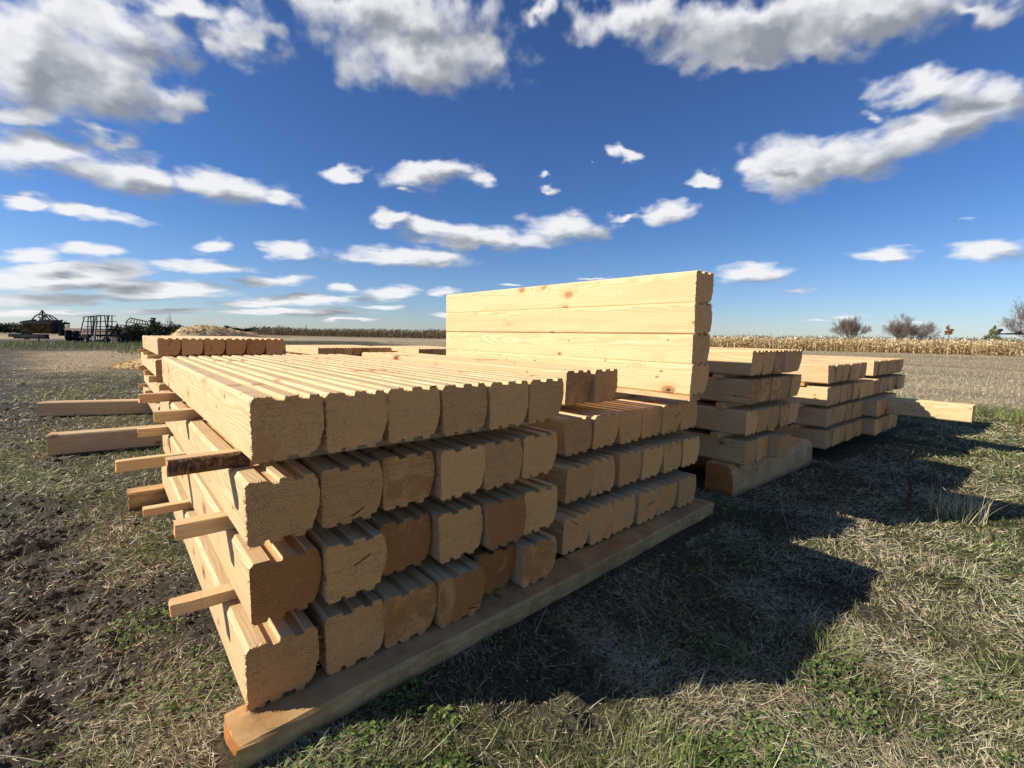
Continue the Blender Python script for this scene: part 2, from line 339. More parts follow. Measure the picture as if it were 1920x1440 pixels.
    if weathered:
        wn = g.noise(Q, 5.0, 6, 0.7)
        sz = g.n('ShaderNodeSeparateXYZ', {0: tc.outputs['Object']}).outputs[2]
        low = g.step(g.m('ADD', sz, g.m('MULTIPLY', g.noise(Q, 9.0, 5, 0.7), 0.10)), 0.12, 0.035)
        col = g.mix(g.m('MULTIPLY', g.step(wn, 0.35, 0.7), weathered), col, (0.36, 0.20, 0.075))
        col = g.mix(g.m('MULTIPLY', low, weathered), col, (0.14, 0.085, 0.045))
    if weathered: col = g.mix(1.0, col, (1.05, 0.93, 0.76), 'MULTIPLY')
    k = g.m('MULTIPLY_ADD', oc.outputs[1], 0.7, 0.55)
    kk = g.n('ShaderNodeCombineXYZ', {0: k, 1: k, 2: k}).outputs[0]
    col = g.mix(1.0, col, kk, 'MULTIPLY')
    g.nt.links.new(col, b.inputs['Base Color'])
    sawm = g.noise(g.v('MULTIPLY', g.v('ADD', P, offs), (40.0, 1.0, 260.0)), 1.0, 3, 0.6, 0.6)
    hgt = g.m('ADD', g.m('MULTIPLY', g.m('ADD', g.m('MULTIPLY', en, 1.0), g.m('MULTIPLY', sawm, 0.55)), end),
              g.m('MULTIPLY', g.m('ADD', g.m('MULTIPLY', fib, 0.25), g.m('MULTIPLY', sm, 0.10)), side))
    bp = g.n('ShaderNodeBump', {'Strength': 0.6, 'Distance': 0.005, 'Height': hgt})
    g.nt.links.new(bp.outputs[0], b.inputs['Normal'])
    b.inputs['Roughness'].default_value = 0.62
    return m
WOOD = wood_material('sawn_pine')
WOODX = wood_material('sawn_pine_crosswise', 'X')
WEATH = wood_material('weathered_pine', 'X', 0.75)

def simple(name, c0, c1, scale=6.0, rough=0.7, bump=0.0, metal=0.0):
    m, g, b = newmat(name)
    P = g.n('ShaderNodeTexCoord').outputs['Object']
    n = g.noise(P, scale, 6, 0.65)
    g.nt.links.new(g.mix(g.step(n, 0.35, 0.68), c0, c1), b.inputs['Base Color'])
    b.inputs['Roughness'].default_value = rough; b.inputs['Metallic'].default_value = metal
    if bump:
        g.nt.links.new(g.n('ShaderNodeBump', {'Strength': 0.8, 'Distance': bump, 'Height': n}).outputs[0], b.inputs['Normal'])
    return m
BARK = simple('bark', (0.10, 0.05, 0.028), (0.34, 0.19, 0.10), 60.0, 0.9, 0.006)
DARK_STEEL = simple('dark_steel', (0.012, 0.012, 0.014), (0.05, 0.035, 0.03), 1.5, 0.6)
RUSTY = simple('rusty_paint', (0.12, 0.055, 0.02), (0.22, 0.10, 0.03), 1.2, 0.7)
RUBBER = simple('tyre_rubber', (0.012, 0.012, 0.012), (0.025, 0.022, 0.02), 3.0, 0.85)
PALE_STEEL = simple('pale_steel', (0.30, 0.31, 0.33), (0.45, 0.44, 0.43), 2.0, 0.5)
TWIG = simple('twig_bark', (0.20, 0.15, 0.115), (0.34, 0.27, 0.21), 3.0, 0.9)
PALETWIG = simple('pale_twig_bark', (0.25, 0.22, 0.19), (0.38, 0.34, 0.30), 3.0, 0.9)

def blade_mat(name, stops, trans=0.35, rough=0.6):
    m, g, b = newmat(name)
    a = g.n('ShaderNodeAttribute', None, attribute_name='rnd').outputs['Fac']
    c = g.ramp(a, stops)
    g.nt.links.new(c, b.inputs['Base Color']); b.inputs['Roughness'].default_value = rough
    if trans:
        t = g.n('ShaderNodeBsdfTranslucent', {'Color': c}); mx = g.n('ShaderNodeMixShader', {0: trans, 1: b.outputs[0], 2: t.outputs[0]})
        out = [n for n in g.nt.nodes if n.type == 'OUTPUT_MATERIAL'][0]; g.nt.links.new(mx.outputs[0], out.inputs[0])
    return m
M_GRASS = blade_mat('green_blades', [(0, (0.07, 0.10, 0.025)), (0.4, (0.20, 0.24, 0.06)), (0.75, (0.36, 0.39, 0.12)), (1, (0.55, 0.52, 0.22))])
M_STRAW = blade_mat('dry_blades', [(0, (0.10, 0.075, 0.038)), (0.3, (0.30, 0.24, 0.125)), (0.65, (0.60, 0.50, 0.29)), (1, (0.80, 0.72, 0.48))], 0.2)
M_CLOVER = blade_mat('clover_leaves', [(0, (0.07, 0.12, 0.025)), (0.5, (0.14, 0.21, 0.045)), (1, (0.28, 0.34, 0.09))], 0.3)
M_CHIP = blade_mat('chips', [(0, (0.42, 0.27, 0.13)), (0.5, (0.66, 0.48, 0.26)), (1, (0.82, 0.70, 0.48))], 0.0)
M_CORN = blade_mat('corn_leaves', [(0, (0.20, 0.11, 0.04)), (0.3, (0.50, 0.34, 0.15)), (0.7, (0.80, 0.63, 0.34)), (1, (0.88, 0.78, 0.50))], 0.2)
M_REED = blade_mat('reed_leaves', [(0, (0.09, 0.07, 0.03)), (0.4, (0.17, 0.13, 0.06)), (0.8, (0.28, 0.20, 0.11)), (1, (0.36, 0.28, 0.17))], 0.2)
M_LEAF = blade_mat('bush_leaves', [(0, (0.012, 0.022, 0.008)), (0.5, (0.04, 0.055, 0.018)), (0.8, (0.07, 0.07, 0.03)), (1, (0.16, 0.10, 0.05))], 0.2)
M_GOLD = blade_mat('gold_leaves', [(0, (0.25, 0.10, 0.03)), (0.6, (0.42, 0.20, 0.06)), (1, (0.5, 0.33, 0.10))], 0.2)
M_OLIVE = blade_mat('olive_leaves', [(0, (0.10, 0.11, 0.03)), (0.6, (0.20, 0.20, 0.07)), (1, (0.38, 0.33, 0.15))], 0.2)
M_HEAP = blade_mat('heap_shavings', [(0, (0.40, 0.24, 0.09)), (0.5, (0.70, 0.46, 0.18)), (1, (0.88, 0.66, 0.34))], 0.2, 0.95)
M_SOIL = blade_mat('soil_crumbs', [(0, (0.030, 0.022, 0.016)), (0.6, (0.085, 0.065, 0.048)), (1, (0.17, 0.135, 0.10))], 0.0, 0.9)
M_DOCK = blade_mat('dock_seed', [(0, (0.08, 0.03, 0.015)), (1, (0.22, 0.09, 0.05))], 0.0)
# ------------------------------------------------------------------ ground
FOOT = [(-0.15, 3.15, -0.15, 3.05), (3.45, 5.3, 0.0, 3.3), (5.3, 9.1, -0.2, 3.2), (-1.2, 1.8, 4.8, 8.3)]
def pile_mask(x, y, pad=0.15):
    m = np.zeros_like(x)
    for a, b, c, d in FOOT:
        dx = np.maximum(np.maximum(a - x, x - b), 0); dy = np.maximum(np.maximum(c - y, y - d), 0)
        m = np.maximum(m, 1 - np.clip(np.hypot(dx, dy) / (pad * 3), 0, 1))
    return m
def zones(x, y):
    """mud, green, chips, stubble weights in the place itself"""
    n = fbm(x, y, 0.9, 4, 3); n2 = fbm(x, y, 0.35, 3, 8); n3 = fbm(x, y, 2.4, 3, 21)
    mud = sstep(-x + 0.15 - np.maximum(y - 2.0, 0) * 0.28 + (n - .5) * 1.6 + (n3 - .5) * .5, 0.0, 0.55) * sstep(-y, -4.5, -2.4)
    mud = np.maximum(mud, 0.9 * sstep(n2 + (n - .5) * .7, 0.52, 0.68) * sstep(-x, -0.5, 0.3) * sstep(y, 3.5, 8.0) * sstep(-y, -22, -17))
    mud = np.maximum(mud, sstep(-x * .8 - 1.3 + (n - .5) * 2, -0.3, 0.6) * sstep(y, 8, 11) * sstep(-y, -34, -26) * (x < 1))
    mud = np.maximum(mud, 0.55 * sstep(n3 + (n - .5) * .8, 0.52, 0.64) * sstep(-x, -1.9, -0.6) * sstep(-y, -0.2, 0.5))
    green = sstep(n2 + (n - .5) * .5, 0.34, 0.60) * sstep(x, -0.5, 2.0) * sstep(-x, -15.0, -10.0)
    green = np.maximum(green, sstep(n + (n3 - .5) * .6, 0.44, 0.60) * sstep(y, .8, 2.6) * sstep(-y, -13, -9) * (x < 3))
    d = np.hypot(x + .3, y + 1.6); az = np.arctan2(x + .3, y + 1.6)
    green = np.maximum(green, .55 * sstep(d, 38, 44) * sstep(-d, -64, -57) * sstep(-az, -0.42, -0.30) * (y > 0))
    chips = sstep(d + (n2 - .5) * 12, 14.5, 19) * sstep(-d + (n2 - .5) * 6, -40, -33) * sstep(az + (n - .5) * .08, -0.13, -0.04) * sstep(-az, -0.75, -0.6)
    chips = np.maximum(chips, 0.7 * sstep(n3, 0.5, 0.66) * np.exp(-((x + .35) ** 2 + (y - .45) ** 2) / .12))
    stub = sstep(x + (n2 - .5) * 5 - 0.25 * np.abs(y), 11.0, 14.5) + sstep(d, 70, 80) * 1.0
    stub = np.maximum(stub, sstep(d + (n2 - .5) * 3, 15, 20) * sstep(az, 0.55, 0.75)) * (1 - np.clip(green * (x < 8), 0, 1))
    return np.clip(mud, 0, 1), np.clip(green * (1 - .8 * np.clip(mud, 0, 1) * (y < 30)), 0, 1), np.clip(chips, 0, 1), np.clip(stub, 0, 1)
def height(x, y):
    d = np.hypot(x + .3, y + 1.6)
    mud, green, chips, stub = zones(x, y)
    near = sstep(-d, -30, -12)
    big = (fbm(x, y, 0.35, 3, 40) - .5) * 0.10 * near
    mid = (fbm(x, y, 1.7, 4, 41) - .5) * 0.05 * near
    # clods and hoof-deep ruts in the mud
    rut = 0.9 - np.abs(fbm(x * .8 + y * .45, y - .5 * x, 1.4, 4, 77) - .5) * 9.0
    clod = np.abs(fbm(x, y, 5.0, 5, 50, .62) - .5)
    m = mud * sstep(-d, -12, -4)
    fine = (fbm(x, y, 18.0, 3, 60) - .5) * 0.022 * sstep(-d, -8, -3)
    crumb = (1 - np.abs(fbm(x, y, 13.0, 4, 66, .6) - .5) * 4) * 0.022 * sstep(-d, -7, -3)
    h = big + mid + fine + m * (-0.045 * np.clip(rut, 0, 1) + clod * 0.16 - 0.018 + crumb)
    pm = pile_mask(x, y)
    bx = np.clip(x, -.1, 2.95); by = -.09 + (bx + .075) * .0562      # turf built up along the front beam
    ridge = .052 * np.exp(-((x - bx) ** 2 + (y - by) ** 2) / .20) * (np.abs(y - by) > -1)
    return h * (1 - .85 * pm) - 0.012 + ridge
def make_ground():
    # rings around one spot, finer where the yard is trodden
    r = [0.0]; q = 0.25
    while q < 9000: r.append(q); q *= 1.0068 if q < 12 else 1.011 if q < 26 else (1.03 if q < 200 else 1.15)
    r = np.array(r[1:])
    a = np.concatenate([np.arange(-0.36, 1.78, 0.0032), np.arange(1.78, 2.3, 0.01), np.arange(2.3, 2 * math.pi - 0.36 - 0.02, 0.04)])
    R, A = np.meshgrid(r, a, indexing='ij')
    X = -0.3 + R * np.sin(A); Y = -1.58 + R * np.cos(A)
    Z = height(X.ravel(), Y.ravel()).reshape(X.shape)
    V = np.stack([X, Y, Z], -1).reshape(-1, 3)
    V = np.concatenate([V, [[-0.3, -1.58, -0.012]]])
    nr, na = R.shape
    i = np.arange(nr - 1)[:, None]; j = np.arange(na)[None, :]; jn = (j + 1) % na
    F = np.stack([i * na + j, (i + 1) * na + j, (i + 1) * na + jn, i * na + jn], -1).reshape(-1, 4)
    c = len(V) - 1
    mud, green, chips, stub = zones(V[:, 0], V[:, 1])
    colr = {'zone': np.stack([mud, green, chips, stub], -1)}
    me = mesh_np('ground', V, F[:, ::-1], colr=colr, mat=ground_material(), smooth=True)
    tag(link('ground', me), kind='structure')
def ground_material():
    m, g, b = newmat('trodden_earth')
    P = g.n('ShaderNodeNewGeometry').outputs['Position']
    at = g.n('ShaderNodeAttribute', None, attribute_name='zone')
    z = g.n('ShaderNodeSeparateColor', {0: at.outputs['Color']})
    stub = at.outputs['Alpha']
    n1 = g.noise(P, 7.0, 8, 0.65); n2 = g.noise(P, 45.0, 6, 0.7); n3 = g.noise(P, 0.25, 5, 0.6); n4 = g.noise(P, 300.0, 3, 0.6)
    base = g.mix(g.step(n2, 0.38, 0.66), (0.055, 0.043, 0.025), (0.20, 0.16, 0.095))
    base = g.mix(g.m('MULTIPLY', g.step(n1, 0.42, 0.66), 0.6), base, (0.095, 0.085, 0.04))
    mudc = g.mix(g.step(n1, 0.35, 0.7), (0.050, 0.039, 0.029), (0.17, 0.135, 0.10))
    mudc = g.mix(g.m('MULTIPLY', g.step(n4, 0.55, 0.7), 0.45), mudc, (0.20, 0.165, 0.12))
    col = g.mix(z.outputs[0], base, mudc)
    grc = g.mix(g.step(n2, 0.35, 0.65), (0.045, 0.055, 0.018), (0.14, 0.15, 0.055))
    col = g.mix(g.m('MULTIPLY', z.outputs[1], 0.85), col, grc)
    chc = g.mix(g.step(n2, 0.35, 0.62), (0.34, 0.235, 0.12), (0.72, 0.53, 0.30))
    col = g.mix(g.m('MULTIPLY', z.outputs[2], g.step(n1, 0.30, 0.58)), col, chc)
    bands = g.noise(g.v('MULTIPLY', P, (0.35, 0.05, 1.0)), 1.0, 5, 0.7)
    # harrowed stubble: broad faint bands far out
    sp = g.n('ShaderNodeSeparateXYZ', {0: P})
    far = g.noise(g.v('MULTIPLY', P, (0.004, 0.012, 1.0)), 1.0, 4, 0.6)
    stc = g.mix(g.step(n2, 0.34, 0.66), (0.26, 0.195, 0.11), (0.66, 0.51, 0.30))
    nm_ = g.noise(P, 2.2, 6, 0.75)
    stc = g.mix(g.m('MULTIPLY', g.step(nm_, 0.42, 0.62), 0.6), stc, (0.62, 0.49, 0.30))
    stc = g.mix(g.m('MULTIPLY', g.step(n3, 0.4, 0.65), 0.5), stc, (0.40, 0.32, 0.19))
    fc = g.ramp(far, [(0.3, (0.15, 0.09, 0.055)), (0.5, (0.27, 0.175, 0.11)), (0.65, (0.22, 0.155, 0.095))])
    dist = g.v('LENGTH', P)
    stc = g.mix(g.m('MULTIPLY', g.step(bands, 0.44, 0.62), 0.55), stc, (0.17, 0.145, 0.10))
    stc = g.mix(g.step(dist, 80, 170), stc, fc)
    col = g.mix(stub, col, stc)
    g.nt.links.new(col, b.inputs['Base Color'])
    b.inputs['Roughness'].default_value = 0.9; b.inputs['Specular IOR Level'].default_value = 0.15
    hh = g.m('ADD', g.m('MULTIPLY', n2, 0.6), g.m('MULTIPLY', n4, 0.3))
    g.nt.links.new(g.n('ShaderNodeBump', {'Strength': 1.0, 'Distance': 0.035, 'Height': hh}).outputs[0], b.inputs['Normal'])
    return m
make_ground()

# ------------------------------------------------------------------ logs
LEN = 2.86
# section of one log: flat left face, bowed right face, tongues and grooves on top and underneath
TOP = [(0.0, 0.186), (0.013, 0.200), (0.060, 0.200), (0.064, 0.187), (0.095, 0.187), (0.099, 0.200), (0.138, 0.200), (0.142, 0.187), (0.170, 0.187), (0.174, 0.200), (0.200, 0.200)]
BOT = [(0.188, 0.017), (0.170, 0.014), (0.167, 0.0), (0.141, 0.0), (0.137, 0.012), (0.101, 0.012), (0.097, 0.0), (0.066, 0.0), (0.062, 0.011), (0.048, 0.011), (0.045, 0.0), (0.009, 0.0)]
def section(step=0.007):
    pts = list(TOP)
    for i in range(1, 16):                    # bow of the right face
        t = i / 16.0
        pts.append((0.200 - .012 * t + 0.023 * math.sin(math.pi * t ** .9) ** 0.8, 0.200 - 0.183 * t))
    pts += BOT + [(0.0, 0.010)]
    out = []
    for a, b in zip(pts, pts[1:] + pts[:1]):
        d = math.hypot(b[0] - a[0], b[1] - a[1]); k = max(1, int(d / step))
        for i in range(k): out.append((a[0] + (b[0] - a[0]) * i / k, a[1] + (b[1] - a[1]) * i / k))
    return out
def log_mesh(name, seed, length=LEN, fray=40, jag=0.0022, slant=0.0, wscale=1.0, step=0.007):
    rs = random.Random(seed)
    S = section(step); n = len(S)
    V = []; F = []
    ys = [0.0, 0.018, length * .33, length * .66, length - 0.02, length]
    bow = rs.uniform(-.003, .003)
    for k, y in enumerate(ys):
        for (x, z) in S:
            j = jag if k in (0, 5) else 0.0
            yy = y + (rs.uniform(-jag, jag) * 1.6 if k in (0, 5) else 0)
            if k == 0: yy += slant * (z - .1)
            bx = bow if k in (2, 3) else 0
            V.append(((x + rs.uniform(-j, j)) * wscale + bx, yy, z + rs.uniform(-j, j)))
    for k in range(len(ys) - 1):
        for i in range(n):
            j = (i + 1) % n
            F.append((k * n + i, k * n + j, (k + 1) * n + j, (k + 1) * n + i))
    e = (len(ys) - 1) * n
    for base, yy, flip in ((0, 0.0, True), (e, length, False)):      # flat sawn faces inside a ragged rim
        b = len(V)
        for (x, z) in S:
            xi = x + (.11 - x) * .03; zi = z + (.10 - z) * .03
            V.append((xi * wscale, yy + (slant * (zi - .1) if flip else 0), zi))
        for i in range(n):
            j = (i + 1) % n
            F.append((b + i, b + j, base + j, base + i) if flip else (base + i, base + j, b + j, b + i))
        F.append(tuple(range(b, b + n))[::-1] if flip else tuple(range(b, b + n)))
    # torn fibres along the sawn edge
    for q in range(fray):
        i = rs.randrange(n); x, z = S[i]
        if rs.random() < .55: i = rs.choice([k for k, (a, b) in enumerate(S) if a < .02 or b > .17 or (b < .02 and rs.random() < .3)]); x, z = S[i]
        ox = -1 if x < .01 else (1 if x > .2 else rs.uniform(-.5, .5)); oz = 1 if z > .17 else (-1 if z < .03 else rs.uniform(-.6, .6))
        if .03 < x < .19: ox = rs.uniform(-.4, .4)
        if .03 < z < .17: oz = rs.uniform(-.8, .8)
        L = rs.uniform(.004, .013); w = rs.uniform(.0006, .0015)
        b = len(V)
        x *= wscale
        V.extend([(x - w * oz, -.0005, z + w * ox), (x + w * oz, -.0005, z - w * ox), (x, .002, z),
                  (x + ox * L * rs.uniform(.5, 1), -rs.uniform(0, .006), z + oz * L * rs.uniform(.5, 1))])
        F.extend([(b, b + 1, b + 3), (b + 1, b + 2, b + 3), (b + 2, b, b + 3)])
    me = bpy.data.meshes.new(name); me.from_pydata(V, [], F); me.update(); me.materials.append(WOOD)
    return me
VAR = [log_mesh('timber_log', 100 + i, fray=(130, 60, 30, 90, 10, 45, 110, 20)[i], jag=(.0020, .0015, .0010, .0016, .0007, .0012, .0020, .0009)[i], slant=(0, .06, -.05, .03, 0, -.08, 0, .1)[i]) for i in range(8)]
FARV = [log_mesh('timber_log', 200 + i, fray=0, jag=.001, step=.03) for i in range(3)]
ORD = ['first', 'second', 'third', 'fourth', 'fifth', 'sixth', 'seventh', 'eighth', 'ninth', 'tenth', 'eleventh', 'twelfth', 'thirteenth', 'fourteenth', 'fifteenth']
rl = random.Random(5)
def place_log(x, y, z, label, group, mesh=None, rz=0.0, stain=None, tone=None, hue=None, sx=1.0, sy=1.0):
    me = mesh or rl.choice(VAR)
    o = link('timber_log', me)
    o.location = (x, y, z); o.rotation_euler = (0, 0, rz); o.scale = (sx, sy, 1)
    st = stain if stain is not None else max(0.0, rl.gauss(.12, .15)); tn = tone if tone is not None else min(1, max(0.2, rl.gauss(.62, .09))); hu = hue if hue is not None else rl.random()
    o.color = (min(st, 1), tn, hu, 1)
    tag(o, label, 'log', group)
    return o
def look(st, tn):
    if st > .5: return 'dark stained'
    if tn < .5: return 'brownish'
    return 'pale yellow'

# --- the nearest stack: four layers of six
ROWZ = [.880, .623, .362, .118]; LAY = ['top', 'second', 'third', 'bottom']
XS = [[.022, .245, .470, .697, .922, 1.150],
      [-.002, .225, .455, .683, .895, 1.125],
      [.003, .227, .452, .678, .907, 1.128],
      [-.025, .217, .430, .652, .885, 1.108]]
YS = [[0, -.002, .010, .004, -.004, .002], [-.006, .004, .030, -.004, .0, .010], [.010, -.014, .050, .004, -.020, 0], [-.035, -.024, -.030, -.045, .035, -.02]]
ST = [[.30, .1, .0, .05, .05, .0], [.05, .1, .45, .2, .05, .05], [.85, .05, .7, .05, .95, .0], [.05, .1, .45, .55, .8, .5]]
VI = [[0, 6, 3, 1, 0, 2], [6, 3, 4, 0, 1, 2], [4, 6, 3, 1, 7, 0], [0, 1, 2, 4, 5, 2]]
DESC = {(0, 0): 'with a dark rough end, uppermost left corner log of the nearest stack',
        (2, 0): 'with dark cracked smooth end, leftmost in the nearest stack third layer',
        (2, 4): 'with black streaked weathered end, third layer of the nearest stack',
        (3, 0): 'with rough fibrous end, bottom left corner, resting on the muddy beam',
        (3, 4): 'with dark orange end, set back in the nearest stack bottom layer'}
for r in range(4):
    for k in range(6):
        tn = (.66, .62, .6, .58)[r] + rl.uniform(-.08, .08)
        side_ = 'leftmost' if k == 0 else ('rightmost' if k == 5 else ORD[k] + ' from the left')
        lab = (look(ST[r][k], tn) + ' D-shaped log, ' + side_ + ' in the ' + LAY[r] + ' layer, nearest stack')
        if (r, k) in DESC: lab = 'log ' + DESC[(r, k)]
        o = place_log(XS[r][k], YS[r][k], ROWZ[r], lab, 'logs of the nearest stack', VAR[VI[r][k]], stain=ST[r][k], tone=tn, rz=rl.uniform(-.003, .003))
# the two logs set back beside the top layer
place_log(1.700, .30, .880, 'D-shaped log set back beside the top layer, nearer of the two', 'logs of the second stack', VAR[2], stain=.45, tone=.52)
place_log(1.938, .285, .880, 'D-shaped log with frayed top edge, set back and last before the standing wall', 'logs of the second stack', VAR[0], stain=.05, tone=.56)
# --- second stack: three layers of six on the same beam
P2X = [1.592, 1.836, 2.074, 2.322, 2.545, 2.795]
P2ROW = [P2X, [1.560, 1.772, 2.035, 2.262, 2.512, 2.745], [1.478, 1.692, 1.912, 2.150, 2.370, 2.618]]
for r, (z, y) in enumerate(((.623, .20), (.372, .155), (.125, .088))):
    for k in range(6):
        x = P2ROW[r][k] + rl.uniform(-.003, .003)
        side_ = 'leftmost' if k == 0 else ('rightmost' if k == 5 else ORD[k] + ' from the left')
        lab = 'brown-ended log, ' + side_ + ', ' + ('top', 'middle', 'bottom')[r] + ' layer under the standing wall'
        place_log(x, y + rl.uniform(-.012, .012), z, lab, 'logs of the second stack', VAR[rl.choice([1, 2, 4, 5, 7])], sx=(1.06, 1.03, 1.0)[r], tone=rl.uniform(.52, .68), stain=rl.uniform(0, .35), rz=rl.uniform(-.004, .004))
# --- the standing wall of four joined logs
WX, WY, WZ = 2.513, -.01, .914
for k in range(4):
    lab = 'pale sunlit knotty log, ' + ('lowest', 'second from the bottom', 'third from the bottom', 'topmost')[k] + ' in the standing log wall'
    place_log(WX + (0, .004, -.003, 0.004)[k], WY + (0, .004, -.004, .003)[k], WZ + k * .194, lab, 'logs joined in the standing wall', VAR[(2, 4, 1, 0)[k]], stain=.15, tone=(.68, .70, .64, .70)[k], hue=(.9, .95, .6, .85)[k], rz=-.0056 * 0 + .004 * 0)
    # knots and rings differ by the object itself

def stack(x0, y0, zs, counts, word, group, dx=.2255, dy=0.0, mesh=None, xoff=None, vis=None):
    names = ['top', 'second', 'third', 'bottom'] if len(zs) == 4 else ['top', 'middle', 'bottom']
    for r, z in enumerate(zs):
        n = counts[r]
        for k in range(n):
            side_ = 'leftmost' if k == 0 else ('rightmost' if k == n - 1 else ORD[k] + ' from the left')
            lab = rl.choice(['light', 'golden', 'tan']) + ' log, ' + side_ + ', ' + names[r] + ' layer of the ' + word
            xo = (xoff or [0] * 4)[r]
            place_log(x0 + xo + k * dx, y0 + dy * r + rl.uniform(-.012, .012), z, lab, group, mesh and rl.choice(mesh), tone=rl.uniform(.50, .70), stain=rl.choice([0, .1, .2, .3, .5]))
# stack to the right of the wall
EZ = [.985, .752, .500, .250]
stack(3.602, .10, EZ[:3], [5, 5, 5], 'stack right of the wall', 'logs of the third stack', dx=.219, mesh=VAR[1:6], xoff=[0, .0, -.02])
place_log(3.62, .10, EZ[3], 'tan D-shaped log, leftmost on the short support beam', 'logs of the third stack', VAR[2])
place_log(3.86, .11, EZ[3], 'tan D-shaped log, second from the left on the short support beam', 'logs of the third stack', VAR[4])
place_log(4.08, .02, EZ[3], 'tan D-shaped log past the gap, rightmost on the short support beam', 'logs of the third stack', VAR[5])
place_log(4.45, .30, EZ[3], 'tan D-shaped log set deep at the far side of the short support beam', 'logs of the third stack', VAR[5])
# fourth and fifth stacks, farther right
FZ = [.820, .582, .350, .112]
for r, n in ((0, 6), (2, 6), (3, 6)):
    for k in range(n):
        side_ = 'leftmost' if k == 0 else ('rightmost' if k == n - 1 else ORD[k] + ' from the left')
        place_log((5.47, 0, 5.49, 5.52)[r] + k * (.234 if r == 0 else .225), .10 + rl.uniform(-.01, .01), FZ[r], 'tan log, ' + side_ + ', ' + ['top', '', 'third', 'bottom'][r] + ' layer of the fourth stack', 'logs of the fourth stack', rl.choice(VAR[1:6]), tone=rl.uniform(.5, .68))
for k in range(15):
    side_ = 'leftmost' if k == 0 else ('rightmost' if k == 14 else ORD[k] + ' from the left')
    place_log(5.46 + k * .2255, .10 + rl.uniform(-.01, .01), FZ[1], 'brown log, ' + side_ + ', long layer across both right stacks', 'logs of the fourth and fifth stacks', rl.choice(VAR[1:6]), tone=rl.uniform(.48, .66))
for k in range(7):
    side_ = 'leftmost' if k == 0 else ('rightmost' if k == 6 else ORD[k] + ' from the left')
    place_log(7.30 + k * .2255, .13 + rl.uniform(-.01, .01), FZ[0], 'tan log, ' + side_ + ', top layer of the rightmost stack', 'logs of the fifth stack', rl.choice(VAR[1:6]), tone=rl.uniform(.5, .66))
for k, x in enumerate((6.862, 7.087, 7.54, 7.77, 8.0)):
    place_log(x, -.03 if k < 2 else .05, FZ[2], 'tan D-shaped log, ' + ('leftmost', 'second', 'third', 'fourth', 'fifth')[k] + ' in the third layer of the rightmost stack', 'logs of the fifth stack', VAR[k % 4 + 1], tone=rl.uniform(.5, .66))
place_log(7.312, -.83, FZ[2], 'long half-sunlit log jutting forward over the grass from the rightmost stack', 'logs of the fifth stack', VAR[4], tone=.66, hue=1.0, sy=1.0)
for k in range(5):
    place_log(6.88 + k * .2255, -.02, FZ[3], 'tan D-shaped log, ' + ('leftmost', 'second', 'third', 'fourth', 'rightmost')[k] + ' in the bottom layer of the rightmost stack', 'logs of the fifth stack', VAR[k % 4 + 1], tone=rl.uniform(.5, .66))
# stack behind the nearest one
stack(.153, 5.18, [.982, .735, .455, .205], [6, 6, 6, 6], 'stack behind the nearest one', 'logs of the stack behind', mesh=VAR[1:6], xoff=[0, -.03, -.01, -.03])
# two low stacks at the back
stack(3.81, 10.9, [.68, .44, .20], [9, 9, 9], 'left low stack at the back', 'logs of the low back stacks', mesh=FARV)
stack(5.96, 9.62, [.68, .44, .20], [8, 8, 8], 'right low stack at the back', 'logs of the low back stacks', mesh=FARV)

# ------------------------------------------------------------------ beams and spacer sticks
def beam_mesh(name, L, wd, ht, seed, mat, jag=.003, seg=.06, profile=None, wob=.004):
    """a sawn piece lying along +X, with worn edges"""
    rs = random.Random(seed)
    if profile is None:
        c = min(wd, ht) * .07
        profile = [(0, c), (c, 0), (wd - c, 0), (wd, c), (wd, ht - c), (wd - c, ht), (c, ht), (0, ht - c)]
    S = []
    for a, b in zip(profile, profile[1:] + profile[:1]):
        d = math.hypot(b[0] - a[0], b[1] - a[1]); k = max(1, int(d / .018))
        for i in range(k): S.append((a[0] + (b[0] - a[0]) * i / k, a[1] + (b[1] - a[1]) * i / k))
    n = len(S); m = max(2, int(L / seg)); V = []; F = []
    ph = [rs.uniform(0, 6) for _ in range(4)]
    for k in range(m + 1):
        x = L * k / m
        for (y, z) in S:
            e = jag if k in (0, m) else jag * .25
            V.append((x + (rs.uniform(-jag, jag) if k in (0, m) else 0), y + rs.uniform(-e, e) + wob * math.sin(x * 2.3 + ph[0]), z + (rs.uniform(-e, e) if 0 < z < ht * .97 else rs.uniform(-e, 0) * .5)))
    for k in range(m):
        for i in range(n):
            j = (i + 1) % n; F.append((k * n + i, (k + 1) * n + i, (k + 1) * n + j, k * n + j))
    F.append(tuple(range(n))); F.append(tuple(range(m * n, m * n + n))[::-1])
    me = bpy.data.meshes.new(name); me.from_pydata(V, [], F); me.update(); me.materials.append(mat)
    return me
def beam(name, x, y, z, L, wd, ht, label, cat, group, seed, mat=None, rz=0.0, tone=.6, stain=.3, jag=.003, profile=None, hue=.5, rx=0, ry=0):
    o = link(name, beam_mesh(name, L, wd, ht, seed, mat or WOODX, jag, profile=profile))
    o.location = (x, y, z); o.rotation_euler = (rx, ry, rz); o.color = (stain, tone, hue, 1)
    return tag(o, label, cat, group)
SB = 'support beams on the ground'
beam('support_beam', -.075, -.165, -.012, 3.02, .182, .127, 'long mud-stained beam on the grass under the front ends of the nearest stack', 'beam', SB, 1, WEATH, rz=math.atan2(.163, 2.9), ry=-.0022, tone=.40, stain=.6, jag=.008)
beam('support_beam', -.235, 2.70, -.012, 3.3, .150, .126, 'weathered beam end poking out low beneath the nearest stack over the grass', 'beam', SB, 2, WEATH, tone=.50, stain=.5, jag=.005)
rp = [(0, 0), (.235, 0), (.235, .258), (.06, .258), (.025, .235), (.006, .19), (0, .12)]
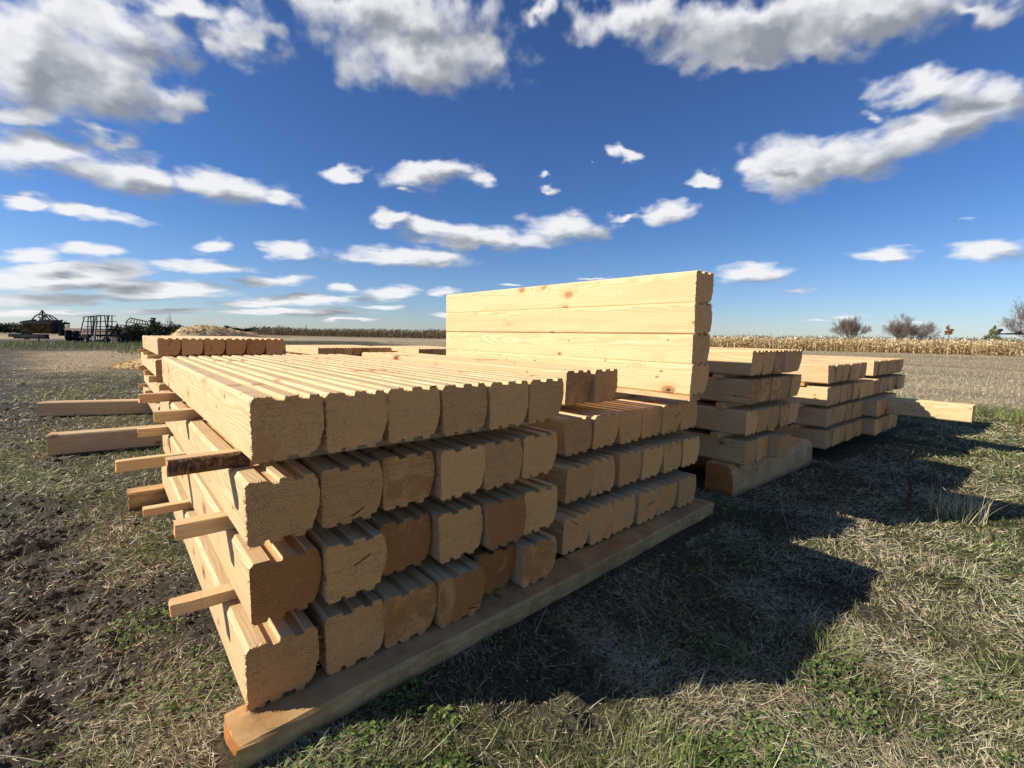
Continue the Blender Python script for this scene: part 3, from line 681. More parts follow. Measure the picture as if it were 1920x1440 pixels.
beam('support_beam', 3.505, .13, -.010, 1.74, .24, .258, 'short thick beam with a rounded dark end under the third stack', 'beam', SB, 3, WEATH, tone=.56, stain=.75, profile=rp)
beam('support_beam', 3.505, 2.3, -.010, 1.5, .24, .258, 'thick beam under the rear of the third stack', 'beam', SB, 4, WEATH, tone=.5, stain=.6, profile=rp)
beam('support_beam', 5.47, .55, -.012, 3.4, .15, .122, 'low beam in deep shade under the two right stacks', 'beam', SB, 5, WEATH, tone=.42, stain=.6)
beam('support_beam', 5.47, 2.4, -.012, 3.4, .15, .122, 'low rear beam under the two right stacks', 'beam', SB, 6, WEATH, tone=.42, stain=.6)
beam('support_beam', -.80, 5.02, -.008, 2.6, .20, .212, 'thick beam sticking out left over the grass, nearer of the two', 'beam', SB, 7, WOODX, rz=-.10, tone=.60, stain=.2, hue=.7)
beam('support_beam', -1.10, 8.05, -.008, 3.0, .20, .212, 'thick beam sticking out left over the grass, farther of the two', 'beam', SB, 8, WOODX, rz=-.38, tone=.56, stain=.2, hue=.6)
for k, (x, y, L) in enumerate(((3.75, 11.1, 2.2), (3.75, 13.0, 2.2), (5.9, 9.8, 1.95), (5.9, 11.8, 1.95))):
    beam('support_beam', x, y, -.010, L, .18, .212, 'support beam under the ' + ('front of the left', 'rear of the left', 'front of the right', 'rear of the right')[k] + ' low stack at the back', 'beam', SB, 20 + k, WEATH, tone=.45)
SG = 'spacer sticks between the log layers'
GAPS = [(.8226, .8785), (.5646, .6215), (.3196, .3605)]
def stick(x, y, z, L, wd, ht, label, seed, **kw):
    return beam('spacer_stick', x, y, z, L, wd, ht, label, 'stick', SG, seed, **kw)
(a0, a1), (b0, b1), (c0, c1) = GAPS
stick(-.172, .215, a0, 1.53, .055, a1 - a0 - .0015, 'dark bark-edged stick under the top layer at the left of the nearest stack', 30, tone=.62, hue=.3)
stick(-.135, 1.32, a0, 1.50, .06, a1 - a0 - .0015, 'clean square stick under the top layer, halfway back on the nearest stack', 31, tone=.66, rz=-.02, hue=.8)
stick(-.155, 2.15, a0, 1.50, .06, a1 - a0 - .0015, 'thin stick under the top layer near the far end of the nearest stack', 32, tone=.6, rz=.02, hue=.2)
stick(-.150, .345, b0, 1.50, .065, b1 - b0 - .0015, 'thick stick under the second layer at the left of the nearest stack', 33, tone=.66, rz=-.012, hue=.6)
stick(-.292, 1.47, b0, 1.65, .06, b1 - b0 - .0015, 'long stick under the second layer sticking far out over the grass', 34, tone=.68, rz=.01, hue=.9)
stick(-.165, 2.40, b0, 1.50, .06, b1 - b0 - .0015, 'far stick under the second layer overlapping the ground beam in view', 35, tone=.68, hue=.9)
stick(-.180, .300, c0, 1.50, .065, c1 - c0 - .0015, 'worn stick under the third layer, lowest and nearest on the left', 36, tone=.62, rz=-.03, jag=.005, hue=.4)
stick(-.195, 1.45, c0, 1.50, .06, c1 - c0 - .0015, 'square stick under the third layer above the low beam end', 37, tone=.66, rz=-.01, hue=.9)
stick(-.02, 2.4, c0, 1.4, .06, c1 - c0 - .0015, 'hidden far stick under the third layer of the nearest stack', 38)
# bark left on the first stick
bk = MB()
rs = random.Random(3); pts = []
nx = 80
for i in range(nx + 1):
    x = .002 + i * .225 / nx
    for q, (yy, zz) in enumerate(((-.001, .001), (-.010, .012), (-.013, .03), (-.008, .046), (-.001, .052))):
        bk.v.append((x, yy + rs.uniform(-.004, .002) * (q not in (0, 4)), zz + rs.uniform(-.003, .003) * (q not in (0,))))
for i in range(nx):
    for q in range(4): bk.f.append((i * 5 + q, (i + 1) * 5 + q, (i + 1) * 5 + q + 1, i * 5 + q + 1))
first_stick = [o for o in COL.objects if o.name.startswith('spacer_stick')][0]
bo = bk.build('bark', BARK, first_stick)
# second stack
for (z0, z1, x, y, L) in ((.8226, .8785, 1.50, .62, 1.5), (.8226, .8785, 1.55, 1.7, 1.55), (.8226, .8785, 1.55, 2.55, 1.55),
                     (.5726, .6215, 1.52, .42, 1.66), (.5726, .6215, 1.55, 2.3, 1.6), (.3256, .3705, 1.55, .45, 1.63), (.3256, .3705, 1.55, 2.3, 1.6)):
    lay = {.8226: 'top', .5726: 'middle', .3256: 'bottom'}[z0]
    stick(x, y, z0, L, .07, z1 - z0 - .0015, 'stick laid across the ' + lay + ' layer of the second stack, ' + ('at the front' if y < .7 else ('in the middle' if y < 2 else 'at the back')), int(z0 * 1000 + y * 10), tone=.6)
stick(2.45, -.015, .8805, 2.86, .12, .032, 'reddish board lying lengthwise under the standing log wall', 77, rz=math.pi / 2, tone=.5, hue=.1).location = (2.62, -.015, .8805)
# other stacks
n = 0
for (x, L, ys, gaps, word) in ((3.55, 1.25, (.32, 1.4, 2.5), ((.9526, .983), (.7006, .750), (.4506, .498)), 'third stack'),
                          (5.42, 3.45, (.35, 1.4, 2.5), ((.7826, .818), (.5506, .580), (.3126, .348)), 'two right stacks'),
                          (.08, 1.52, (5.5, 6.6, 7.6), ((.9356, .980), (.6556, .733), (.4056, .453)), 'stack behind'),
                          (3.78, 2.1, (11.3, 13.2), ((.6406, .678), (.4006, .438)), 'left low stack at the back'),
                          (5.93, 1.9, (10.0, 12.0), ((.6406, .678), (.4006, .438)), 'right low stack at the back')):
    for gi, (z0, z1) in enumerate(gaps):
        for yi, y in enumerate(ys):
            n += 1
            stick(x + rl.uniform(-.06, .02), y + rl.uniform(-.05, .05), z0, L, .06, z1 - z0 - .0015,
                  ('front', 'middle', 'rear')[yi] + ' stick in the ' + ('upper', 'middle', 'lower')[gi] + ' gap of the ' + word, 200 + n, tone=rl.uniform(.45, .65))
# ------------------------------------------------------------------ ribbons (blades, leaves, straws)
def ribbons(base, azi, L, wd, lean, curl, seg=3, lift=0.0, taper=0.15, roll=None):
    """lean 0 = upright, 1 = flat; returns verts, quads"""
    N = len(azi); t = np.linspace(0, 1, seg + 1)[None, :]
    ang = (lean[:, None] * (math.pi / 2)) + curl[:, None] * t
    dl = L[:, None] / seg
    hx = np.concatenate([np.zeros((N, 1)), np.cumsum(np.sin(ang[:, :-1]) * dl, 1)], 1)
    hz = np.concatenate([np.zeros((N, 1)), np.cumsum(np.cos(ang[:, :-1]) * dl, 1)], 1)
    cx, sy = np.sin(azi)[:, None], np.cos(azi)[:, None]
    ctr = np.stack([base[:, 0:1] + hx * cx, base[:, 1:2] + hx * sy, base[:, 2:3] + hz + lift], -1)
    w = wd[:, None] * .5 * (1 - (1 - taper) * t ** 1.6)
    roll = np.zeros(N) if roll is None else roll
    pr = np.stack([np.cos(azi) * np.cos(roll), -np.sin(azi) * np.cos(roll), np.sin(roll)], -1)[:, None, :] * w[..., None]
    V = np.stack([ctr - pr, ctr + pr], 2).reshape(-1, 3)
    b = (np.arange(N) * (seg + 1) * 2)[:, None]; k = (np.arange(seg) * 2)[None, :]
    F = np.stack([b + k, b + k + 1, b + k + 3, b + k + 2], -1).reshape(-1, 4)
    return V, F, (seg + 1) * 2
def scatter(n, r0, r1, a0, a1, pw=1.0):
    u = RNG.random(n); r = r0 * (r1 / r0) ** (u ** pw)
    a = RNG.uniform(a0, a1, n)
    return -.3 + r * np.sin(a), -1.58 + r * np.cos(a), r
def off_piles(x, y):
    k = np.ones(len(x), bool)
    for a, b, c, d in ((.02, 2.95, -.13, 3.0), (3.5, 5.2, .12, 3.0), (5.45, 9.0, -.05, 3.0), (7.3, 7.55, -.84, 0), (.1, 1.6, 5.0, 8.1), (3.8, 5.9, 10.8, 13.8), (5.9, 7.9, 9.5, 12.6)):
        k &= ~((x > a) & (x < b) & (y > c) & (y < d))
    # beams
    k &= ~((x > -.12) & (x < 3.0) & (np.abs(y - (-.165 + (x + .075) * .0562 + .09)) < .10))
    k &= ~((x > -.25) & (x < 0) & (y > 2.68) & (y < 2.87))
    k &= ~((x > -.82) & (x < 1.8) & (np.abs(y - (5.12 - (x + .8) * .1)) < .13))
    k &= ~((x > -1.12) & (x < 1.7) & (np.abs(y - (8.15 - (x + 1.1) * .4)) < .14))
    return k
def U(n, a, b): return RNG.uniform(a, b, n)
def cover(name, mat, x, y, r, L, wd, lean, curl, rnd, azi=None, seg=3, lift=0.0, label=None, roll=None, taper=.15):
    n = len(x); z = height(x, y)
    azi = U(n, 0, 2 * math.pi) if azi is None else azi
    V, F, kk = ribbons(np.stack([x, y, z], -1), azi, L, wd, lean, curl, seg, lift, taper, roll)
    me = mesh_np(name, V, F, {'rnd': np.repeat(rnd, kk)}, mat)
    return tag(link(name, me), label, 'grass' if label else None, None, 'stuff')
A0, A1 = -0.45, 2.15
def make_cover():
    # flattened dry grass and hay lying everywhere
    x, y, r = scatter(760000, .55, 24, A0, A1, .85)
    mud, green, chips, stub = zones(x, y)
    pn = fbm(x, y, 3.3, 3, 91)
    keep = RNG.random(len(x)) < (1.0 - .68 * mud) * (.16 + .8 * sstep(pn, .3, .62)) * (1 - .6 * chips) * np.where(x < 0, .7, 1.0) * (1 - .75 * stub)
    keep &= off_piles(x, y); x, y, r, pn = x[keep], y[keep], r[keep], pn[keep]; n = len(x)
    s = np.clip(r / 2.2, .8, 5)
    flow = fbm(x, y, .8, 2, 99) * 9
    azi = flow + RNG.normal(0, .75, n) + (RNG.random(n) < .5) * math.pi
    cover('dry_grass', M_STRAW, x, y, r, U(n, .010, .055) * (.7 + .3 * s), U(n, .0011, .0036) * s, U(n, .62, 1.02), RNG.normal(0, .35, n), np.clip(RNG.normal(.5, .23, n) + (pn - .5) * .8, 0, 1), azi,
          lift=0.003, label='flattened straw-coloured dry grass covering the ground around the log stacks', roll=RNG.normal(0, .5, n))
    # live grass
    x, y, r = scatter(520000, .55, 26, A0, A1, .85)
    mud, green, chips, stub = zones(x, y)
    pn = fbm(x, y, 2.2, 4, 61)
    keep = RNG.random(len(x)) < (.16 + .85 * green * sstep(pn, .28, .52) + .35 * sstep(pn, .50, .66)) * (1 - .93 * mud) * (1 - .9 * chips) * (1 - .85 * stub)
    keep &= off_piles(x, y); x, y, r, pn = x[keep], y[keep], r[keep], pn[keep]; n = len(x)
    s = np.clip(r / 2.5, .8, 5)
    flow = fbm(x, y, 1.3, 2, 199) * 9
    cover('green_grass', M_GRASS, x, y, r, U(n, .014, .048) * (.75 + .25 * s), U(n, .0015, .0038) * s, U(n, .15, .95), RNG.normal(.35, .4, n), np.clip(RNG.normal(.5, .25, n), 0, 1), flow + RNG.normal(0, 1.1, n),
          label='short green grass growing through the dry grass and mud', roll=RNG.normal(0, .4, n))
    # clover and weed leaves on the right
    x, y, r = scatter(150000, .6, 11, A0, A1, .8)
    pn = fbm(x, y, 2.8, 4, 303)
    mud, green, chips, stub = zones(x, y)
    keep = RNG.random(len(x)) < sstep(pn, .47, .60) * np.where(x > .3, 1.0, .45) * (1 - .9 * mud)
    keep |= (np.hypot(x + .22, (y - .95)) < .16) & (RNG.random(len(x)) < .9)
    keep &= off_piles(x, y); x, y, r = x[keep], y[keep], r[keep]; n = len(x)
    cover('clover', M_CLOVER, x, y, r, U(n, .008, .018), U(n, .008, .015), U(n, .7, 1.05), RNG.normal(.2, .3, n), RNG.random(n), seg=2, lift=.012, taper=.75,
          label='low broad-leaved clover and weeds in patches on the ground', roll=RNG.normal(0, .4, n))
    # chips, bark and torn leaves
    x, y, r = scatter(82000, .55, 40, A0, A1, .9)
    mud, green, chips, stub = zones(x, y)
    keep = RNG.random(len(x)) < (.10 + .9 * chips + .16 * mud + .25 * np.exp(-((x - .05) ** 2 + (y + .15) ** 2) / .3))
    keep &= off_piles(x, y); x, y, r = x[keep], y[keep], r[keep]; n = len(x)
    s = np.clip(r / 2.5, .7, 5)
    cover('wood_chips', M_CHIP, x, y, r, U(n, .005, .020) * s, U(n, .002, .007) * s, U(n, .7, 1.15), RNG.normal(0, .4, n), np.clip(RNG.random(n) * .9, 0, 1), seg=1, lift=.004, taper=.7,
          label='pale wood chips and shavings scattered over the ground', roll=RNG.normal(0, .5, n))
    # crumbs and small clods on the bare mud
    x, y, r = scatter(60000, .55, 12, A0, .7, .8)
    mud, green, chips, stub = zones(x, y)
    keep = off_piles(x, y) & (RNG.random(len(x)) < mud * .8 + .06); x, y, r = x[keep], y[keep], r[keep]; n = len(x)
    sz = (.0022 + RNG.gamma(1.3, .0022, n)) * np.clip(r / 2.5, .8, 2.2)
    O = np.array([(1, 0, 0), (0, 1, 0), (-1, 0, 0), (0, -1, 0), (0, 0, .8), (0, 0, -.6)], float)
    vv = (O[None] * RNG.uniform(.6, 1.4, (n, 6, 1)) + RNG.normal(0, .15, (n, 6, 3))) * sz[:, None, None]
    a = U(n, 0, 6.28); c_, s_ = np.cos(a)[:, None], np.sin(a)[:, None]
    vv = np.stack([vv[..., 0] * c_ - vv[..., 1] * s_ + x[:, None], vv[..., 0] * s_ + vv[..., 1] * c_ + y[:, None], vv[..., 2] + (height(x, y) + sz * .2)[:, None]], -1).reshape(-1, 3)
    tri = np.array([(0, 1, 4), (1, 2, 4), (2, 3, 4), (3, 0, 4), (1, 0, 5), (2, 1, 5), (3, 2, 5), (0, 3, 5)])
    tag(link('soil_crumbs', mesh_np('soil_crumbs', vv, (np.arange(n) * 6)[:, None, None].repeat(8, 1).reshape(-1, 1) + np.tile(tri, (n, 1)), {'rnd': np.repeat(RNG.random(n), 6)}, M_SOIL)), 'dark crumbs of soil scattered over the mud at the left', 'soil', None, 'stuff')
    # bent and standing stalks
    x, y, r = scatter(2000, .6, 18, A0, A1, .8)
    mud, green, chips, stub = zones(x, y)
    keep = off_piles(x, y) & (RNG.random(len(x)) < 1 - .7 * mud); x, y, r = x[keep], y[keep], r[keep]; n = len(x)
    cover('loose_straws', M_STRAW, x, y, r, U(n, .06, .20), U(n, .0012, .0026), U(n, .45, 1.0), RNG.normal(.1, .6, n), U(n, .5, 1), seg=6, lift=.012,
          label='long pale straws lying across the grass', roll=RNG.normal(0, .5, n))
make_cover()

def tuft(name, mat, x, y, n, rad_, h0, h1, label, cat, w=.002, lean=.25, seg=4):
    a = U(n, 0, 2 * math.pi); q = rad_ * np.sqrt(RNG.random(n)); px = x + q * np.cos(a); py = y + q * np.sin(a)
    b = np.stack([px - x, py - y, height(px, py) - .005], -1)
    V, F, kk = ribbons(b, U(n, 0, 6.283), U(n, h0, h1), U(n, w * .6, w * 1.4), np.abs(RNG.normal(0, lean, n)), RNG.normal(.15, .3, n), seg)
    o = link(name, mesh_np(name, V, F, {'rnd': np.repeat(RNG.random(n) * .6 + .4, kk)}, mat)); o.location = (x, y, 0)
    return tag(o, label, cat)
tuft('dry_grass_tuft', M_STRAW, 4.42, -1.10, 110, .17, .14, .30, 'upright tuft of pale dry stalks in the shadow edge at the right', 'grass tuft', .0045)
tuft('dry_grass_tuft', M_STRAW, 3.25, -1.22, 60, .16, .07, .16, 'small bleached tuft at the tip of the big shadow', 'grass tuft', .003, .4)
tuft('grass_tuft', M_GRASS, .93, -.86, 160, .12, .05, .13, 'tuft of long green and straw blades at the bottom edge of the picture', 'grass tuft', .003, .5)
tuft('grass_tuft', M_GRASS, 2.0, -1.02, 150, .12, .05, .12, 'green tuft on the edge of the stack shadow', 'grass tuft', .003, .45)
def weed(x, y, h, label):
    s = MB(); rs = random.Random(int(x * 100))
    s.tube((0, 0, -.01), (.01, .0, h), .0025, .001, 5)
    st = []
    V = []; n = 0
    o = s.build('dock_weed', M_DOCK); o.location = (x, y, 0)
    nn = 160; t = U(nn, .25, 1.0); a = U(nn, 0, 6.283)
    b = np.stack([.01 * t + np.cos(a) * .018 * (1.2 - t), np.sin(a) * .018 * (1.2 - t), t * h], -1)
    V, F, kk = ribbons(b, a, U(nn, .01, .028), U(nn, .004, .009), U(nn, .2, .8), U(nn, 0, .5), 2, taper=.6)
    c = link('seed_head', mesh_np('seed_head', V, F, {'rnd': np.repeat(RNG.random(nn), kk)}, M_DOCK), o)
    return tag(o, label, 'weed')
weed(4.02, -.88, .27, 'red-brown seeding dock weed standing in the shadow of the standing wall')
weed(8.6, -1.15, .34, 'tall dried weed in the grass right of the jutting log')
tw = MB(); tw.path([(3.15, -.42, .0), (3.3, -.32, .06), (3.43, -.25, .13), (3.50, -.22, .19)], .0035, 5); tw.path([(3.43, -.25, .13), (3.56, -.28, .15), (3.7, -.3, .11)], .002, 5); tw.path([(3.5, -.22, .19), (3.47, -.2, .205)], .004, 5)
tag(tw.build('broken_stalk', PALETWIG), 'broken pale stalk bent over in the shade before the third stack', 'stalk')

# ------------------------------------------------------------------ corn and reeds behind the field
def crop_strip(edge, spacing, rows, rowgap, hmin, hmax, name, mat, label, lw, nleaf=8, dark=0.0, dens=1.0):
    V = []; F = []; R = []; base = 0
    pts = np.array(edge, float); out = []
    for (ax, ay), (bx, by) in zip(pts[:-1], pts[1:]):
        d = math.hypot(bx - ax, by - ay); k = int(d / spacing)
        t = (np.arange(k) + .5) / k
        nx, ny = (by - ay) / d, -(bx - ax) / d
        if nx * (ax + bx) / 2 + ny * (ay + by) / 2 < 0: nx, ny = -nx, -ny
        for rw in range(rows):
            keep = RNG.random(k) < dens
            o = rw * rowgap + RNG.normal(0, .12, k)
            out.append(np.stack([ax + (bx - ax) * t + nx * o + RNG.normal(0, .08, k), ay + (by - ay) * t + ny * o + RNG.normal(0, .08, k)], -1)[keep])
    xy = np.concatenate(out); n = len(xy)
    h = U(n, hmin, hmax) * (1 + .16 * (vnoise(xy[:, 0] * .3, xy[:, 1] * .3, 5) - .5))
    z0 = np.full(n, -.02)
    parts = []
    b = np.stack([xy[:, 0], xy[:, 1], z0], -1)
    parts.append(ribbons(b, U(n, 0, 6.28), h, np.full(n, lw * .55), np.abs(RNG.normal(0, .05, n)), RNG.normal(0, .12, n), 2) + (np.clip(RNG.normal(.4, .2, n), 0, 1),))
    for q in range(nleaf):
        t = (q + .6 + U(n, -.3, .3)) / (nleaf + .2)
        b = np.stack([xy[:, 0], xy[:, 1], h * t], -1)
        Ls = U(n, .35, .75) * (h / 2.2)
        parts.append(ribbons(b, U(n, 0, 6.28), Ls, U(n, lw * .8, lw * 1.8), U(n, .15, .55), U(n, .8, 2.6), 3, taper=.3, roll=RNG.normal(0, .6, n)) + (np.clip(RNG.normal(.30 + .35 * t - dark, .22, n), 0, 1),))
    off = 0; VV = []; FF = []; RR = []
    for v, f, kk, rn in parts:
        VV.append(v); FF.append(f + off); RR.append(np.repeat(rn, kk)); off += len(v)
    me = mesh_np(name, np.concatenate(VV), np.concatenate(FF), {'rnd': np.concatenate(RR)}, mat)
    return tag(link(name, me), label, 'crop', None, 'stuff')
crop_strip([(68, -22), (66.8, 2), (61, 20), (59.1, 28), (61.5, 55), (66.4, 102)], .22, 10, .70, 1.15, 1.52, 'corn_field', M_CORN, 'standing ripe corn, pale and dry, in a long band beyond the field', .10)
crop_strip([(66.4, 102), (56, 128), (44, 160), (37, 178)], .40, 8, 1.1, 1.6, 2.4, 'corn_strip', M_REED, 'brown strip of standing stalks on the far side of the field', .16, 5)
# low straw stubble rows left standing in the cut field
x, y, r = scatter(130000, 10, 75, .45, 1.62, .8)
mud, green, chips, stub = zones(x, y)
k = (RNG.random(len(x)) < stub) & off_piles(x, y); x, y, r = x[k], y[k], r[k]; n = len(x)
cover('field_stubble', M_STRAW, x, y, r, U(n, .05, .14), U(n, .004, .008) * np.clip(r / 12, 1, 5), U(n, .3, 1.0), RNG.normal(0, .3, n), np.clip(RNG.normal(.6, .3, n) * (1.15 - .5 * sstep(r, 18, 34)), 0, 1), seg=1, label='cut stubble and chaff on the bare field')
x = U(26000, 10.5, 15.5); y = U(26000, -6.0, 3.5); r = np.hypot(x + .3, y + 1.6)
k = (fbm(x, y, .7, 3, 515) > .47 + .12 * (x - 12) / 3) & (RNG.random(len(x)) < .8); x, y, r = x[k], y[k], r[k]; n = len(x)
cover('field_edge_grass', M_GRASS, x, y, r, U(n, .08, .26), U(n, .006, .013), U(n, .1, .8), RNG.normal(.4, .3, n), np.clip(RNG.normal(.45, .22, n), 0, 1), seg=3, label='taller green grass along the edge of the cut field')
x, y, r = scatter(70000, 28, 66, -.30, .42, 1.0)
mud, green, chips, stub = zones(x, y)
k = (RNG.random(len(x)) < np.clip(green, 0, 1)); x, y, r = x[k], y[k], r[k]; n = len(x)
cover('long_grass', M_OLIVE, x, y, r, U(n, .10, .34), U(n, .012, .03), U(n, .1, .7), RNG.normal(.3, .3, n), np.clip(RNG.normal(.45, .22, n), 0, 1), seg=2, label='long green grass around the parked farm implements')

# ------------------------------------------------------------------ sawdust heap
def dirpt(px, py, d):
    """ground point at distance d in the direction of a sight line"""
    v = FW * 900 + RT * (px - 960) - UP * (py - 720); a = math.atan2(v.x, v.y)
    return CAM.x + d * math.sin(a), CAM.y + d * math.cos(a)
def heap():
    n = 90; xs = np.linspace(-1, 1, n); X, Y = np.meshgrid(xs, xs, indexing='ij')
    A = 3.3; B = 2.2; wx = X * A; wy = Y * B
    prof = np.interp(wx, [-3.3, -2.1, -1.5, -1.05, -.5, .1, .9, 1.7, 2.5, 3.3], [0, .35, .95, 1.40, 1.50, 1.46, 1.30, 1.08, .6, 0])
    h = prof * np.exp(-(wy / 1.3) ** 2)
    h += (fbm(wx + 9, wy + 4, 1.6, 5, 15) - .5) * .20 * np.clip(h, 0, 1) + (fbm(wx, wy, 9, 3, 16) - .5) * .05
    h -= .06 + .2 * np.clip(np.maximum(np.abs(X), np.abs(Y)) - .8, 0, 1)
    V = np.stack([wx, wy, h], -1).reshape(-1, 3)
    i = np.arange(n - 1)[:, None]; j = np.arange(n - 1)[None, :]
    F = np.stack([i * n + j, (i + 1) * n + j, (i + 1) * n + j + 1, i * n + j + 1], -1).reshape(-1, 4)
    m = simple('shavings', (0.55, 0.36, 0.16), (0.86, 0.64, 0.34), 9.0, 0.9, 0.03)
    o = link('sawdust_heap', mesh_np('sawdust_heap', V, F, mat=m, smooth=True))
    hx, hy = dirpt(402, 620, 21.5); o.location = (hx, hy, 0); o.rotation_euler = (0, 0, -math.atan2(hx - CAM.x, hy - CAM.y))
    tag(o, 'golden heap of wood shavings behind the log stacks', 'heap')
    N = 5200; ii = RNG.integers(0, len(V), N); b = V[ii] + RNG.normal(0, .02, (N, 3)) * (1, 1, 0) ; 
    vv, ff, kk = ribbons(b, U(N, 0, 6.28), U(N, .04, .13), U(N, .02, .05), U(N, .7, 1.2), RNG.normal(0, .4, N), 2, lift=.01, taper=.6, roll=RNG.normal(0, .6, N))
    link('shavings', mesh_np('shavings', vv, ff, {'rnd': np.repeat(RNG.random(N), kk)}, M_HEAP), o)['kind'] = 'stuff'
heap()

# ------------------------------------------------------------------ trees and bushes
def branchy(name, x, y, w, h, seed, mat, label, cat='tree', trunks=7, depth=5, twig=.012, lean=.9, group=None, dens=3):
    rs = random.Random(seed); segs = []; tr = []
    def grow(p, d, L, r, k):
        q = p
        for s in range(3):
            d = (d + Vector((rs.gauss(0, .13), rs.gauss(0, .13), rs.gauss(.03, .09)))).normalized()
            e = q + d * (L / 3)
            (tr if k == 0 else segs).append((q.copy(), e.copy(), r * (1 - .25 * s), r * (1 - .25 * (s + 1))))
            q = e
            if k < depth and (s > 0 or k > 0):
                for _ in range(dens - 1 if s < 2 else dens):
                    nd = (d + Vector((rs.gauss(0, .55), rs.gauss(0, .55), rs.gauss(.10, .35)))).normalized()
                    if rs.random() < .78: grow(q, nd, L * rs.uniform(.5, .72), max(r * .5, twig * .5), k + 1)
    for t in range(trunks):
        a = 2 * math.pi * t / trunks + rs.uniform(-.3, .3)
        l = rs.uniform(.15, lean)
        grow(Vector((rs.uniform(-.2, .2), rs.uniform(-.2, .2), -.05)), Vector((math.cos(a) * l, math.sin(a) * l, 1)).normalized(), h * rs.uniform(.34, .46), h * .014 + .02, 0)
    allp = [b for a, b, _, _ in segs]
    sx = w / 2 / (sorted(math.hypot(p.x, p.y) for p in allp)[int(len(allp) * .992)] + 1e-6); sz = h / (sorted(p.z for p in allp)[int(len(allp) * .995)])
    def mk(nm, S, parent=None):
        P0 = np.array([s[0] for s in S]) * (sx, sx, sz); P1 = np.array([s[1] for s in S]) * (sx, sx, sz)
        R0 = np.array([s[2] for s in S]); R1 = np.array([s[3] for s in S])
        D = P1 - P0; D /= np.linalg.norm(D, axis=1, keepdims=True) + 1e-9
        u = np.cross(D, [.31, .77, .55]); u /= np.linalg.norm(u, axis=1, keepdims=True) + 1e-9; v = np.cross(D, u)
        ring = []
        for P, R in ((P0, R0), (P1, R1)):
            for t in (0, 2.094, 4.189): ring.append(P + (u * math.cos(t) + v * math.sin(t)) * R[:, None])
        V = np.stack(ring, 1).reshape(-1, 3); b = (np.arange(len(S)) * 6)[:, None]
        F = (b[:, :, None] + np.array([[0, 1, 4, 3], [1, 2, 5, 4], [2, 0, 3, 5]])[None]).reshape(-1, 4)
        return link(nm, mesh_np(nm, V, F, mat=mat), parent)
    root = bpy.data.objects.new(name, None); COL.objects.link(root); root.location = (x, y, 0)
    mk('trunk', tr, root); mk('crown', segs, root)
    return tag(root, label, cat, group)
x, y = dirpt(1598, 630, 92); branchy('bare_tree', x, y, 6.0, 4.8, 4, TWIG, 'low spreading leafless tree behind the corn, left of the pair', trunks=9, twig=.013, dens=3)
x, y = dirpt(1698, 630, 92); branchy('bare_tree', x, y, 7.0, 4.9, 9, TWIG, 'wider reddish leafless tree behind the corn, right of the pair', trunks=10, twig=.013, dens=3)
x, y = dirpt(1944, 620, 80); branchy('bare_tree', x, y, 6.0, 6.0, 14, PALETWIG, 'pale leafless tree cut by the right edge of the picture', trunks=5, lean=.8, twig=.02)

def leafy(name, x, y, blobs, n, ls, mat, label, cat, group=None, stem=True, z0=0.0):
    """blobs: (dx, dy, z, rx, ry, rz)"""
    root = bpy.data.objects.new(name, None); COL.objects.link(root); root.location = (x, y, 0)
    P = []; tot = sum(b[3] * b[5] for b in blobs)
    for b in blobs:
        k = int(n * b[3] * b[5] / tot)
        c = RNG.normal(0, 1, (max(4, k // 60), 3)); c /= np.linalg.norm(c, axis=1, keepdims=True); c *= RNG.random((len(c), 1)) ** .4
        q = c[RNG.integers(0, len(c), k)] + RNG.normal(0, .17, (k, 3))
        P.append(q * np.array(b[3:6]) + np.array(b[:3]))
    P = np.concatenate(P); P = P[P[:, 2] > 0.02]; n = len(P)
    V, F, kk = ribbons(P, U(n, 0, 6.28), U(n, ls * .6, ls * 1.3), U(n, ls * .4, ls * .8), U(n, 0, 1.4), RNG.normal(.2, .5, n), 1, taper=.5, roll=RNG.normal(0, .9, n))
    link('crown', mesh_np('crown', V, F, {'rnd': np.repeat(np.clip(RNG.normal(.45, .27, n), 0, 1), kk)}, mat), root)
    if stem:
        m = MB()
        for b in blobs[:5]: m.tube((b[0] * .3, b[1] * .3, -.05), (b[0], b[1], b[2]), .05 * b[5] + .015, .02, 5)
        m.build('trunk', TWIG, root)
    return tag(root, label, cat, group)
x, y = dirpt(1779, 630, 105)
leafy('young_tree', x, y, [(0, 0, 3.3, .4, .4, .7), (.15, 0, 2.9, .6, .6, .5), (-.2, .1, 2.8, .5, .5, .4)], 900, .16, M_GOLD, 'small orange-leaved tree rising alone above the corn', 'tree')
x, y = dirpt(1860, 630, 74)
leafy('conifer_bush', x, y, [(0, 0, 1.2, .8, .8, .9), (.2, 0, 2.0, .6, .6, .7), (.4, 0, 2.7, .3, .3, .5), (-.2, 0, .8, .8, .8, .7)], 2600, .14, M_OLIVE, 'olive-green shrub beside the dark metal arm behind the corn', 'shrub')
